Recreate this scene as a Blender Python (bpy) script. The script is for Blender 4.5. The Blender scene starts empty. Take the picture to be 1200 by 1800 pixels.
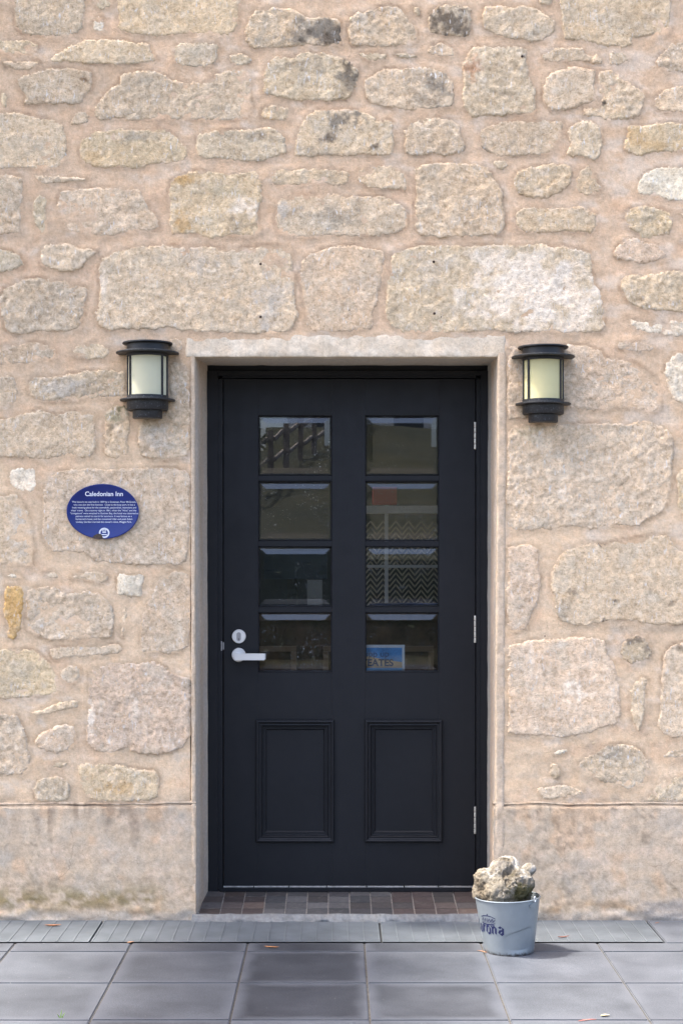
import bpy, bmesh, math, random
import numpy as np
from mathutils import Vector, Matrix, geometry

random.seed(7)
rng = np.random.default_rng(7)
SC = bpy.context.scene
COL = SC.collection

# ------------------------------------------------------------------ camera, light
F, CX, CY, D, H = 2790.0, 591.0, 986.0, 5.94, 1.33      # focal length in px of the 1200x1800 photo
cam = bpy.data.cameras.new('camera'); camo = bpy.data.objects.new('camera', cam); COL.objects.link(camo)
cam.sensor_fit = 'VERTICAL'; cam.sensor_height = 24.0; cam.sensor_width = 16.0
cam.lens = F / 1800 * 24.0
cam.shift_x = (600 - CX) / 1800; cam.shift_y = (CY - 900) / 1800
cam.clip_start = 0.05; cam.clip_end = 2000
camo.location = (0, -D, H); camo.rotation_euler = (math.radians(90), 0, 0)
SC.camera = camo

SUN_DIR = Vector((-0.46, 0.016, 0.86)).normalized()        # towards the sun
el = math.asin(SUN_DIR.z); az = math.atan2(SUN_DIR.x, SUN_DIR.y)
w = bpy.data.worlds.new('World'); SC.world = w; w.use_nodes = True
nt = w.node_tree; nt.nodes.clear()
sky = nt.nodes.new('ShaderNodeTexSky'); sky.sky_type = 'NISHITA'; sky.sun_disc = False
sky.sun_elevation = el; sky.sun_rotation = az % (2 * math.pi)
sky.air_density = 0.7; sky.dust_density = 4.5; sky.ozone_density = 1.0
bg = nt.nodes.new('ShaderNodeBackground'); bg.inputs['Strength'].default_value = 0.15
wo = nt.nodes.new('ShaderNodeOutputWorld')
nt.links.new(sky.outputs[0], bg.inputs[0]); nt.links.new(bg.outputs[0], wo.inputs[0])
sl = bpy.data.lights.new('sun', 'SUN'); slo = bpy.data.objects.new('sun', sl); COL.objects.link(slo)
sl.energy = 2.1; sl.angle = math.radians(4.5); sl.color = (1.0, 0.95, 0.89)
slo.rotation_euler = SUN_DIR.to_track_quat('Z', 'Y').to_euler()
slo.location = (-3, -2, 8)
vs = SC.view_settings
vs.view_transform = 'Standard'; vs.look = 'None'; vs.gamma = 1.0; vs.use_curve_mapping = False
vs.exposure = 2.46

# ------------------------------------------------------------------ numeric helpers
def X(px, y=0.0): return (px - CX) * (D + y) / F
def Z(py, y=0.0): return H - (py - CY) * (D + y) / F
def P(px, py, y=0.0): return Vector((X(px, y), y, Z(py, y)))
S0 = D / F                                                 # metres per photo pixel on the wall face

def _hash(ix, iy, iz, seed):
    h = (ix.astype(np.int64) * 374761393 + iy.astype(np.int64) * 668265263 + iz.astype(np.int64) * 2147483647 + seed * 1274126177) & 0xFFFFFFFF
    h = ((h ^ (h >> 13)) * 1274126177) & 0xFFFFFFFF
    h = h ^ (h >> 16)
    return (h & 0xFFFF) / 65535.0 * 2 - 1
def vn(x, y, seed=0):
    """smooth value noise, -1..1"""
    x0 = np.floor(x); y0 = np.floor(y); fx = x - x0; fy = y - y0
    fx = fx * fx * fx * (fx * (fx * 6 - 15) + 10); fy = fy * fy * fy * (fy * (fy * 6 - 15) + 10)
    z = np.zeros_like(x0)
    a = _hash(x0, y0, z, seed); b = _hash(x0 + 1, y0, z, seed); c = _hash(x0, y0 + 1, z, seed); d = _hash(x0 + 1, y0 + 1, z, seed)
    return (a * (1 - fx) + b * fx) * (1 - fy) + (c * (1 - fx) + d * fx) * fy
def fbm(x, y, seed=0, octv=4, gain=0.5):
    s = 0; a = 1; t = 0
    for k in range(octv):
        s = s + a * vn(x * 1.0 * 2.03 ** k + 17.3 * k, y * 2.03 ** k - 9.1 * k, seed + k); t += a; a *= gain
    return s / t * 1.5
def ridged(x, y, seed=0, octv=3):
    s = 0; a = 1; t = 0
    for k in range(octv):
        s = s + a * (1 - 2 * np.abs(vn(x * 2.1 ** k + 5 * k, y * 2.1 ** k + 3 * k, seed + k))); t += a; a *= 0.5
    return s / t
def sstep(a, b, v):
    t = np.clip((v - a) / (b - a), 0, 1); return t * t * (3 - 2 * t)

# ------------------------------------------------------------------ object helpers
def link(o, parent=None):
    COL.objects.link(o)
    if parent is not None: o.parent = parent
    return o
def mesh_obj(name, verts, faces, mat, parent=None, smooth=False, cols=None):
    me = bpy.data.meshes.new(name)
    me.from_pydata([tuple(v) for v in verts], [], [tuple(int(i) for i in f) for f in faces])
    if cols is not None:
        at = me.color_attributes.new('tint', 'FLOAT_COLOR', 'POINT')
        c4 = np.ones((len(verts), 4), dtype=np.float32); c4[:, :3] = cols
        at.data.foreach_set('color', c4.ravel())
    if mat is not None: me.materials.append(mat)
    if smooth: me.polygons.foreach_set('use_smooth', [True] * len(me.polygons))
    me.update()
    return link(bpy.data.objects.new(name, me), parent)
def bm_obj(name, bm, mat, parent=None, smooth=False, loc=None, bevel=0.0, seg=2):
    if bevel:
        bmesh.ops.bevel(bm, geom=[e for e in bm.edges if e.calc_face_angle(0) > 0.5], offset=bevel, segments=seg, affect='EDGES', profile=0.6)
    bmesh.ops.recalc_face_normals(bm, faces=bm.faces)
    me = bpy.data.meshes.new(name); bm.to_mesh(me); bm.free()
    if mat is not None: me.materials.append(mat)
    if smooth:
        me.polygons.foreach_set('use_smooth', [True] * len(me.polygons))
        me.set_sharp_from_angle(angle=math.radians(38))
    o = bpy.data.objects.new(name, me)
    if loc is not None: o.location = loc
    return link(o, parent)
def empty(name, label, cat, loc=(0, 0, 0), group=None):
    o = bpy.data.objects.new(name, None); o.location = loc; o.empty_display_size = 0.1
    COL.objects.link(o)
    if label: o['label'] = label
    if cat: o['category'] = cat
    if group: o['group'] = group
    return o
def tag(o, label=None, cat=None, group=None, kind=None):
    if label: o['label'] = label
    if cat: o['category'] = cat
    if group: o['group'] = group
    if kind: o['kind'] = kind
    return o
def add_box(bm, x0, x1, y0, y1, z0, z1):
    v = [bm.verts.new(c) for c in ((x0,y0,z0),(x1,y0,z0),(x1,y1,z0),(x0,y1,z0),(x0,y0,z1),(x1,y0,z1),(x1,y1,z1),(x0,y1,z1))]
    for f in ((0,1,5,4),(1,2,6,5),(2,3,7,6),(3,0,4,7),(4,5,6,7),(3,2,1,0)): bm.faces.new([v[i] for i in f])
def pbox(bm, px0, py0, px1, py1, y0, y1):                 # pixel rectangle taken at the plane y0 (its front)
    add_box(bm, X(px0, y0), X(px1, y0), y0, y1, Z(py1, y0), Z(py0, y0))
def lathe(bm, prof, n=32, a0=0.0, a1=2 * math.pi, cx=0.0, cy=0.0, cap=False):
    """prof: list of (r, z). Angle 0 points to -Y."""
    full = abs(a1 - a0 - 2 * math.pi) < 1e-6
    m = n if full else n + 1
    rings = []
    for r, z in prof:
        ring = []
        for i in range(m):
            a = a0 + (a1 - a0) * i / n
            ring.append(bm.verts.new((cx + r * math.sin(a), cy - r * math.cos(a), z)))
        rings.append(ring)
    for k in range(len(rings) - 1):
        for i in range(n):
            j = (i + 1) % m
            bm.faces.new((rings[k][i], rings[k][j], rings[k+1][j], rings[k+1][i]))
    if not full:
        bm.faces.new([r[0] for r in rings]) if len(rings) > 2 else None
        bm.faces.new([r[-1] for r in reversed(rings)]) if len(rings) > 2 else None
    return rings

# ------------------------------------------------------------------ material helpers
def mat_new(name):
    m = bpy.data.materials.new(name); m.use_nodes = True
    n = m.node_tree.nodes; l = m.node_tree.links
    b = n['Principled BSDF']
    return m, n, l, b
def mix(n, l, a, b, fac, mode='MIX'):
    x = n.new('ShaderNodeMix'); x.data_type = 'RGBA'; x.blend_type = mode
    def put(sock, v):
        if hasattr(v, 'links') or hasattr(v, 'is_output'): l.new(v, sock)
        elif isinstance(v, (int, float)): sock.default_value = v
        else: sock.default_value = (*v, 1)
    put(x.inputs[0], fac); put(x.inputs[6], a); put(x.inputs[7], b)
    return x.outputs[2]
def noise(n, l, co, scale, det=4, rough=0.55, dist=0.0):
    t = n.new('ShaderNodeTexNoise'); t.inputs['Scale'].default_value = scale; t.inputs['Detail'].default_value = det
    t.inputs['Roughness'].default_value = rough; t.inputs['Distortion'].default_value = dist
    l.new(co, t.inputs['Vector']); return t.outputs['Fac']
def ramp(n, l, src, p0, p1, c0=(0,0,0), c1=(1,1,1)):
    r = n.new('ShaderNodeValToRGB'); r.color_ramp.elements[0].position = p0; r.color_ramp.elements[1].position = p1
    r.color_ramp.elements[0].color = (*c0, 1); r.color_ramp.elements[1].color = (*c1, 1)
    l.new(src, r.inputs[0]); return r.outputs[0]
def wpos(n): return n.new('ShaderNodeNewGeometry').outputs['Position']
def bump(n, l, b, h, dist, strength=1.0, prev=None):
    u = n.new('ShaderNodeBump'); u.inputs['Distance'].default_value = dist; u.inputs['Strength'].default_value = strength
    l.new(h, u.inputs['Height'])
    if prev is not None: l.new(prev, u.inputs['Normal'])
    l.new(u.outputs[0], b.inputs['Normal']); return u.outputs[0]
def simple(name, col, rough=0.5, metal=0.0, nscale=None, namp=0.15, bscale=None, bdist=0.001, spec=0.5):
    m, n, l, b = mat_new(name)
    b.inputs['Roughness'].default_value = rough; b.inputs['Metallic'].default_value = metal
    b.inputs['Specular IOR Level'].default_value = spec
    if nscale:
        f = noise(n, l, wpos(n), nscale, 5, 0.6)
        dk = tuple(c * (1 - namp) for c in col); lt = tuple(min(1, c * (1 + namp)) for c in col)
        l.new(ramp(n, l, f, 0.3, 0.7, dk, lt), b.inputs['Base Color'])
    else: b.inputs['Base Color'].default_value = (*col, 1)
    if bscale: bump(n, l, b, noise(n, l, wpos(n), bscale, 4), bdist)
    return m

def masonry(name, fine=1.0, speck=0.5, bdist=0.0022, sc=1.0, chips=False):
    m, n, l, b = mat_new(name)
    b.inputs['Roughness'].default_value = 0.93; b.inputs['Specular IOR Level'].default_value = 0.15
    at = n.new('ShaderNodeAttribute'); at.attribute_name = 'tint'
    p = wpos(n)
    f1 = noise(n, l, p, 52 * sc, 7, 0.72); f2 = noise(n, l, p, 170 * sc, 4, 0.75); f3 = noise(n, l, p, 14 * sc, 4, 0.6)
    c = mix(n, l, at.outputs['Color'], ramp(n, l, f1, 0.3, 0.7, (0.72,0.71,0.69), (1.22,1.22,1.21)), 0.85 * fine, 'MULTIPLY')
    c = mix(n, l, c, ramp(n, l, f3, 0.3, 0.7, (1.06,0.99,0.91), (0.97,1.0,1.03)), 0.8, 'MULTIPLY')
    c = mix(n, l, c, ramp(n, l, f2, 0.30, 0.42, (0.55,0.50,0.43), (1,1,1)), speck, 'MULTIPLY')
    c = mix(n, l, c, ramp(n, l, f2, 0.60, 0.74, (1,1,1), (1.38,1.38,1.36)), speck, 'MULTIPLY')
    h = noise(n, l, p, 62 * sc, 7, 0.78, 0.4)
    if chips:
        mp = n.new('ShaderNodeMapping'); mp.inputs['Rotation'].default_value = (0, .75, 0); mp.inputs['Scale'].default_value = (120, 60, 34); l.new(p, mp.inputs[0])
        ch = noise(n, l, mp.outputs[0], 1.0, 4, 0.6, .3); big = ramp(n, l, noise(n, l, p, 9, 3, .6), .42, .62)
        mm = n.new('ShaderNodeMath'); mm.operation = 'MULTIPLY'; l.new(ramp(n, l, ch, .58, .68), mm.inputs[0]); l.new(big, mm.inputs[1])
        c = mix(n, l, c, (.74, .71, .66), mm.outputs[0])
        vo = n.new('ShaderNodeTexVoronoi'); vo.inputs['Scale'].default_value = 95; vo.inputs['Randomness'].default_value = 1; l.new(p, vo.inputs['Vector'])
        pit = ramp(n, l, vo.outputs['Distance'], .10, .26, (.42,.36,.29), (1,1,1)); pz_ = ramp(n, l, noise(n, l, p, 21, 4, .65), .55, .66)
        c = mix(n, l, c, pit, pz_, 'MULTIPLY')
        c = mix(n, l, c, ramp(n, l, h, .34, .50, (.60,.53,.44), (1,1,1)), .75, 'MULTIPLY')  # relief shading put into the colour: hollows darker here, ridges lighter next
        c = mix(n, l, c, ramp(n, l, h, .56, .70, (1,1,1), (1.22,1.21,1.19)), .7, 'MULTIPLY')
    else:
        wd = n.new('ShaderNodeTexNoise'); wd.inputs['Scale'].default_value = 6; wd.inputs['Detail'].default_value = 4; l.new(p, wd.inputs['Vector'])
        va = n.new('ShaderNodeVectorMath'); va.operation = 'MULTIPLY_ADD'; va.inputs[1].default_value = (.22, .22, .22); l.new(wd.outputs['Color'], va.inputs[0]); l.new(p, va.inputs[2])
        vo = n.new('ShaderNodeTexVoronoi'); vo.feature = 'DISTANCE_TO_EDGE'; vo.inputs['Scale'].default_value = 3.4; l.new(va.outputs[0], vo.inputs['Vector'])
        ck = ramp(n, l, vo.outputs['Distance'], .0015, .0055, (.6,.6,.6), (0,0,0)); cm = ramp(n, l, noise(n, l, p, 2.6, 3, .6), .56, .68)
        mm = n.new('ShaderNodeMath'); mm.operation = 'MULTIPLY'; l.new(ck, mm.inputs[0]); l.new(cm, mm.inputs[1])
        c = mix(n, l, c, (.24, .16, .10), mm.outputs[0])
    l.new(c, b.inputs['Base Color'])
    hm = n.new('ShaderNodeMath'); hm.operation = 'MULTIPLY_ADD'; hm.inputs[1].default_value = 0.6
    l.new(f2, hm.inputs[0]); l.new(h, hm.inputs[2])
    bump(n, l, b, hm.outputs[0], bdist, 1.0)
    return m
M_STONE = masonry('limestone', 1.0, 0.75, 0.0062, 1.0, True)
M_MORTAR = masonry('lime_mortar', 0.85, 0.7, 0.0028, 1.25)
M_RENDER = masonry('lime_render', 0.95, 0.8, 0.0024, 1.2)

# ------------------------------------------------------------------ the stones, traced one by one (photo pixels)
C_ = dict(c=(.56,.475,.395), g=(.55,.475,.395), w=(.72,.68,.62), y=(.58,.485,.375), o=(.52,.36,.18), p=(.565,.475,.405), l=(.46,.40,.33), t=(.57,.48,.39))
ST = """
c 27,-8 148,-8 147,45 138,57 115,64 75,65 40,58 27,42 24,20
g 165,-5 198,-5 196,8 182,16 168,13
w 163,40 172,29 183,33 183,56 172,55 163,50
y 215,-8 418,-8 419,35 412,55 400,62 360,64 345,60 300,62 277,64 240,62 212,55 208,42
y -6,71 45,70 65,74 70,80 62,92 45,98 20,96 -6,96
g 5,107 40,108 68,106 70,115 58,122 35,125 12,118
t 90,103 105,90 125,80 150,70 180,69 240,73 262,77 268,92 274,102 272,110 245,112 205,115 180,113 150,112 120,111 95,112 88,108
g 305,90 310,78 330,73 380,75 385,90 378,110 365,118 330,117 308,112
g 30,135 60,128 85,120 130,119 158,125 165,145 160,160 145,178 135,184 110,182 70,185 42,184 45,165 33,155
g 2,163 12,165 14,185 8,190 2,180
c 175,175 195,155 210,148 213,132 240,125 265,123 290,130 305,140 330,145 365,140 380,130 400,123 430,122 441,135 443,150 441,170 445,195 435,205 412,213 380,214 340,211 270,211 235,213 205,210 180,215 167,203 165,193
g 125,213 133,200 145,195 158,203 155,214 140,221 124,218
c -6,200 25,199 45,200 75,208 100,212 112,222 117,245 118,270 112,285 100,296 60,297 35,295 -6,294
y 150,240 170,230 210,225 250,228 285,226 305,236 320,250 331,262 330,278 312,288 280,289 240,296 210,294 180,296 150,290 139,270 140,250
g 346,240 360,232 385,228 420,228 445,226 470,223 485,228 498,240 505,250 502,270 490,273 465,284 430,285 400,282 365,280 350,275 344,260
t 430,52 437,35 450,18 480,13 515,17 540,27 555,29 575,28 595,33 600,45 598,60 602,70 590,80 560,82 530,81 495,84 450,86 435,78 430,65
t 613,35 625,22 650,18 665,14 685,8 702,12 712,28 725,42 734,55 734,72 720,80 680,83 650,82 620,80 612,65
g 725,12 735,13 738,28 728,24
l 753,25 765,12 785,8 800,9 825,13 828,40 826,60 815,66 795,63 770,62 752,55
g 748,90 758,80 775,75 795,85 800,98 780,101 760,98
g 403,98 415,93 432,95 444,105 438,112 420,116 406,110
t 465,120 475,105 485,96 500,98 515,100 535,92 575,94 600,100 615,110 629,120 627,150 615,172 590,178 555,179 520,178 495,173 470,168 461,158 463,135
t 630,93 655,92 679,95 676,106 655,108 638,105
g 692,95 705,92 737,98 720,103 700,101
t 642,140 655,132 675,120 700,121 740,117 765,120 785,130 796,145 797,180 790,190 765,192 735,195 700,192 660,186 645,175 640,160
y 462,190 480,184 508,190 505,211 485,211 460,207
t 540,200 560,193 580,194 600,192 620,192 645,198 665,212 680,208 690,218 693,245 690,273 670,275 640,272 610,276 575,273 545,277 520,275 518,262 525,225 535,210
g 708,230 725,215 750,207 770,206 790,210 808,220 812,240 818,262 810,271 790,274 765,271 740,273 720,274 711,262 712,245
c 847,35 852,9 880,10 905,13 920,10 940,15 960,25 976,40 972,58 955,72 935,75 915,71 890,68 865,60 850,50
y 947,-4 973,-4 970,6 955,8 947,4
t 990,-8 1175,-8 1177,30 1175,58 1160,63 1130,64 1112,70 1110,80 1090,82 1055,80 1030,73 1000,70 989,62
c 822,90 840,80 870,82 905,82 925,86 926,110 930,135 940,155 942,180 938,200 915,202 880,203 860,203 830,207 815,190 811,170 815,150 810,120
g 952,95 965,87 975,83 1020,84 1030,95 1055,98 1057,112 1020,109 970,110 955,107
g 1070,91 1090,90 1105,105 1095,112 1072,115
p 952,160 960,135 980,122 1010,118 1040,121 1047,130 1044,155 1047,178 1025,184 1000,192 970,196 952,178
t 1051,128 1070,122 1085,130 1100,142 1118,152 1132,165 1130,185 1120,205 1095,210 1070,211 1045,207 1024,203 1028,190 1054,183 1050,160
g 1160,95 1170,85 1185,75 1206,68 1206,130 1180,127 1158,120 1152,110
t 1150,172 1165,158 1190,150 1206,150 1206,195 1170,198 1150,190
t 845,228 865,218 885,213 920,212 955,210 987,213 988,235 978,255 965,270 940,272 910,275 875,277 855,268 844,255
g 1000,225 1015,213 1040,212 1055,225 1057,250 1055,275 1040,283 1020,275 995,275 1000,250 996,235
y 1100,240 1105,218 1130,220 1160,215 1206,220 1206,262 1180,268 1150,270 1120,275 1096,265
g 866,283 888,282 893,292 880,299 870,295
c -6,305 20,308 41,314 40,350 38,395 30,412 -6,408
g 62,307 90,308 150,312 145,320 110,321 80,326 68,320
g 60,352 70,343 83,348 82,375 87,405 75,412 62,395 58,370
c 107,337 130,332 170,330 240,331 250,340 263,365 275,380 279,398 260,408 235,408 190,415 150,413 125,410 108,395 100,365
y 298,320 310,310 330,303 345,297 370,300 400,305 430,301 452,300 460,320 461,350 453,370 455,390 460,405 445,417 420,417 395,415 370,420 350,413 302,413 298,390 296,350
g 72,440 85,430 120,428 140,434 165,437 172,445 155,460 143,472 125,478 100,476 75,470 70,455
g -6,438 25,443 40,455 41,468 20,477 -6,480
g 5,510 25,500 45,490 75,488 110,493 150,503 153,520 148,550 140,575 120,583 95,582 70,583 35,589 12,583 5,560 0,535
c 178,455 195,447 215,440 240,433 290,430 340,432 400,436 440,434 470,430 508,430 513,450 517,490 520,530 525,555 515,575 500,585 450,587 400,586 330,584 300,577 270,580 215,580 190,582 172,570 168,550 175,525 174,490 173,470
t 472,300 490,295 520,297 560,295 585,298 612,300 614,322 592,330 560,322 530,326 500,329 478,322 471,310
t 628,300 650,293 690,290 715,300 718,320 710,336 685,334 650,330 630,322
c 487,352 500,345 520,342 545,341 585,340 600,343 640,345 665,344 690,352 710,365 716,380 715,400 700,410 660,416 630,417 590,415 560,417 530,418 490,412 484,390 486,368
t 728,300 740,290 770,287 820,286 855,292 870,315 882,340 887,370 888,395 878,412 850,415 830,416 800,418 770,418 745,417 732,405 727,380 730,340
t 528,465 540,448 560,440 585,433 620,432 650,435 672,440 676,455 672,490 665,520 656,550 655,575 640,580 600,583 570,584 545,582 538,570 535,545 532,520 527,490
c 690,445 720,433 750,430 800,431 830,432 870,428 905,430 950,427 965,433 985,431 1010,437 1037,445 1042,490 1055,515 1060,535 1062,570 1055,583 1030,586 990,586 940,584 900,586 860,582 800,586 750,587 710,585 690,575 678,560 677,540 680,500 683,470
y 902,315 910,300 935,293 970,287 1000,290 1006,305 1000,325 985,340 960,349 930,347 910,340 905,330
y 1010,320 1018,300 1035,292 1045,310 1057,330 1050,341 1025,342 1008,335
y 905,375 925,363 960,365 1000,364 1020,361 1035,368 1047,378 1048,395 1040,412 1015,410 980,408 955,411 930,412 910,405
w 1120,325 1130,305 1145,298 1175,293 1206,297 1206,350 1175,352 1150,345 1122,340
y 1099,370 1115,362 1140,362 1160,365 1178,378 1180,400 1175,413 1150,415 1130,420 1105,400 1098,385
y 1187,375 1206,362 1206,382 1188,380
y 1183,420 1206,415 1206,435
p 1075,445 1088,430 1105,420 1120,417 1135,425 1155,430 1167,445 1168,457 1150,460 1130,463 1105,460 1085,457
t 1090,490 1110,482 1150,480 1180,475 1206,473 1206,548 1160,547 1130,546 1110,538 1098,525 1090,510
w 1102,557 1120,562 1140,566 1155,560 1170,568 1185,563 1206,565 1206,588 1180,592 1150,588 1120,580 1108,572
c -6,612 25,607 55,599 75,602 95,612 102,622 98,632 75,636 40,640 -6,640
g 126,615 140,606 170,603 190,610 195,622 180,630 155,632 130,627
c -6,668 12,660 25,667 33,685 30,705 10,716 -6,708
g 48,670 60,662 80,662 110,660 135,655 155,650 185,648 205,652 222,655 222,700 200,698 165,702 130,704 100,707 70,705 52,695
c -6,740 15,735 45,725 68,720 85,724 100,728 125,722 155,720 167,727 168,750 169,785 160,803 140,806 120,801 95,806 60,808 30,804 -6,805
t 186,725 200,712 220,712 228,725 230,745 226,775 226,800 210,806 198,808 186,798 184,770
c 298,642 320,638 334,650 335,700 334,790 325,805 310,806 290,808 262,806 245,800 243,770 247,745 255,730 285,725 296,700
c 296,597 312,595 321,600 322,612 318,618 300,617
w 18,828 30,823 60,824 64,835 62,862 40,865 28,860 17,848
p 76,865 85,840 105,828 140,823 190,824 240,822 290,822 325,826 334,840 334,900 333,960 330,985 310,995 280,993 255,995 230,992 200,990 175,990 160,980 145,972 115,971 95,972 80,955 73,935 76,905
c -6,880 15,870 30,869 42,885 52,905 58,940 62,970 58,990 40,995 10,994 -6,995
c 76,1008 95,1005 108,1015 90,1016
c 124,1013 140,1006 170,1004 185,1008 191,1015 188,1022 175,1026 150,1020 126,1018
w 206,1015 212,1006 225,1009 252,1010 252,1030 248,1050 225,1048 205,1045
o 10,1032 40,1030 44,1045 40,1080 42,1095 33,1115 25,1126 12,1120 14,1098 6,1080 8,1060
p 48,1038 70,1030 100,1032 118,1042 150,1038 172,1040 190,1056 200,1070 202,1095 195,1120 170,1124 130,1125 90,1126 65,1117 46,1105 46,1080
c 215,1072 222,1063 226,1080 222,1105 217,1120 211,1115
c 247,1085 258,1060 268,1035 280,1012 305,1003 327,1002 334,1020 334,1070 333,1130 325,1140 310,1148 280,1148 250,1146 246,1115
w 6,1008 30,1005 40,1012 35,1018 18,1015
y -6,1142 30,1140 60,1141 78,1155 92,1172 104,1190 103,1208 95,1222 60,1224 35,1228 -6,1228
c 85,1142 100,1137 140,1134 180,1133 205,1130 216,1140 208,1150 180,1152 150,1155 120,1158 95,1160
c 104,1185 115,1172 125,1168 140,1173 142,1190 128,1203 112,1198
p 158,1180 175,1170 200,1166 225,1164 240,1167 270,1163 290,1172 305,1185 334,1195 335,1240 333,1290 325,1310 305,1322 285,1326 240,1325 225,1315 200,1325 180,1323 160,1315 152,1300 153,1260 155,1220
c 55,1250 75,1245 100,1235 125,1230 138,1232 136,1245 120,1248 90,1254 62,1260
c -6,1257 15,1255 33,1258 42,1280 48,1300 55,1330 50,1350 35,1362 10,1362 -6,1365
c 61,1305 70,1290 90,1280 110,1271 130,1275 134,1295 125,1315 100,1325 75,1318
c 67,1342 85,1339 117,1339 115,1349 85,1351 70,1350
g 60,1378 75,1368 95,1364 120,1370 124,1390 118,1406 100,1410 70,1410 60,1400
y 137,1345 160,1340 200,1343 240,1350 275,1355 281,1370 278,1400 265,1407 230,1410 200,1410 170,1408 150,1400 142,1375
p 892,612 903,606 930,618 996,605 1030,608 1054,615 1063,626 1104,634 1120,640 1133,650 1153,665 1160,690 1159,720 1136,726 1098,717 1066,722 1040,723 1000,718 940,733 895,736 890,690
p 1081,610 1085,599 1110,600 1127,598 1140,605 1150,615 1140,620 1110,618 1095,617
w 1167,650 1173,635 1190,619 1206,617 1206,720 1190,708 1178,698 1170,675
p 892,760 905,745 925,745 990,745 1040,744 1070,743 1100,746 1125,739 1150,743 1178,758 1183,775 1180,830 1178,865 1170,885 1163,902 1140,910 1120,925 1098,927 1075,924 1050,928 1035,930 1005,925 1000,928 960,931 920,933 892,931 889,880 891,820
y 1191,830 1206,800 1206,920 1196,905 1190,870
p 892,965 910,957 935,957 946,965 947,990 951,1025 945,1055 935,1080 931,1095 925,1108 897,1110 889,1080 890,1020
t 968,1010 975,990 990,970 1010,960 1045,953 1060,957 1090,950 1130,942 1150,940 1175,942 1190,965 1206,990 1206,1092 1160,1098 1120,1093 1080,1090 1050,1098 1020,1101 985,1093 975,1075 972,1050 967,1030
p 893,1135 905,1130 930,1125 970,1122 1010,1119 1045,1120 1064,1128 1068,1150 1080,1170 1086,1200 1090,1230 1091,1258 1080,1275 1060,1280 1035,1288 1000,1295 970,1297 940,1293 915,1292 891,1288 894,1250 891,1200
l 1089,1145 1095,1125 1110,1117 1130,1119 1143,1140 1145,1150 1132,1163 1110,1167 1095,1158
c 1106,1215 1115,1198 1128,1190 1138,1195 1134,1225 1132,1260 1125,1282 1118,1285 1109,1265 1106,1240
p 1165,1150 1180,1135 1206,1127 1206,1285 1180,1297 1165,1290 1155,1275 1160,1240 1162,1190
g 1011,1348 1025,1333 1045,1322 1065,1310 1090,1307 1110,1310 1130,1325 1141,1340 1138,1360 1125,1380 1108,1387 1085,1380 1060,1375 1040,1368 1020,1358
w 968,1320 985,1318 996,1315 997,1323 975,1328
y 1024,1309 1040,1302 1050,1303 1045,1310
c 966,1345 978,1343 985,1355 980,1368 967,1365
c 940,1385 960,1382 990,1380 1015,1384 1028,1394 1010,1400 985,1402 955,1405 948,1395
g 1140,1400 1150,1380 1175,1368 1206,1350 1206,1410 1138,1410
c 1162,1333 1180,1318 1206,1305 1206,1325 1185,1334
"""
stones = []
for ln in ST.strip().splitlines():
    t = ln.split(); pts = np.array([[float(v) for v in q.split(',')] for q in t[1:]])
    # stones that run out of the frame carry on beyond it
    ext = rng.uniform(25, 90)
    pts[:, 0] = np.where(pts[:, 0] >= 1205, 1206 + ext, pts[:, 0]); pts[:, 0] = np.where(pts[:, 0] <= -5.5, -6 - ext, pts[:, 0])
    ext = rng.uniform(15, 50)
    pts[:, 1] = np.where(pts[:, 1] <= -3.5, -8 - ext, pts[:, 1])
    stones.append((t[0], pts, 3.2))
# the wall beyond the frame: courses of the same rubble
def rubble(x0, x1, y0, y1):
    y = y0
    while y < y1 - 30:
        hgt = min(random.choice([60, 85, 110, 140, 45]), y1 - y)
        x = x0 + random.uniform(0, 30)
        while x < x1 - 40:
            wd = min(random.uniform(0.9, 2.4) * hgt + 25, x1 - x)
            n = 14; cx, cy = x + wd / 2, y + hgt / 2; pts = []
            for k in range(n):
                a = 2 * math.pi * k / n; ca, sa = math.cos(a), math.sin(a)
                q = (abs(ca) ** 4 + abs(sa) ** 4) ** -0.25
                r = q * random.uniform(0.86, 1.0)
                pts.append((cx + ca * r * (wd / 2 - 9), cy + sa * r * (hgt / 2 - 8)))
            stones.append((random.choice('ccgyptpt'), np.array(pts), 8.0))
            x += wd
        y += hgt
rubble(-1250, -110, -560, 1408); rubble(1310, 2450, -560, 1408); rubble(-110, 1310, -560, -66)

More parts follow.
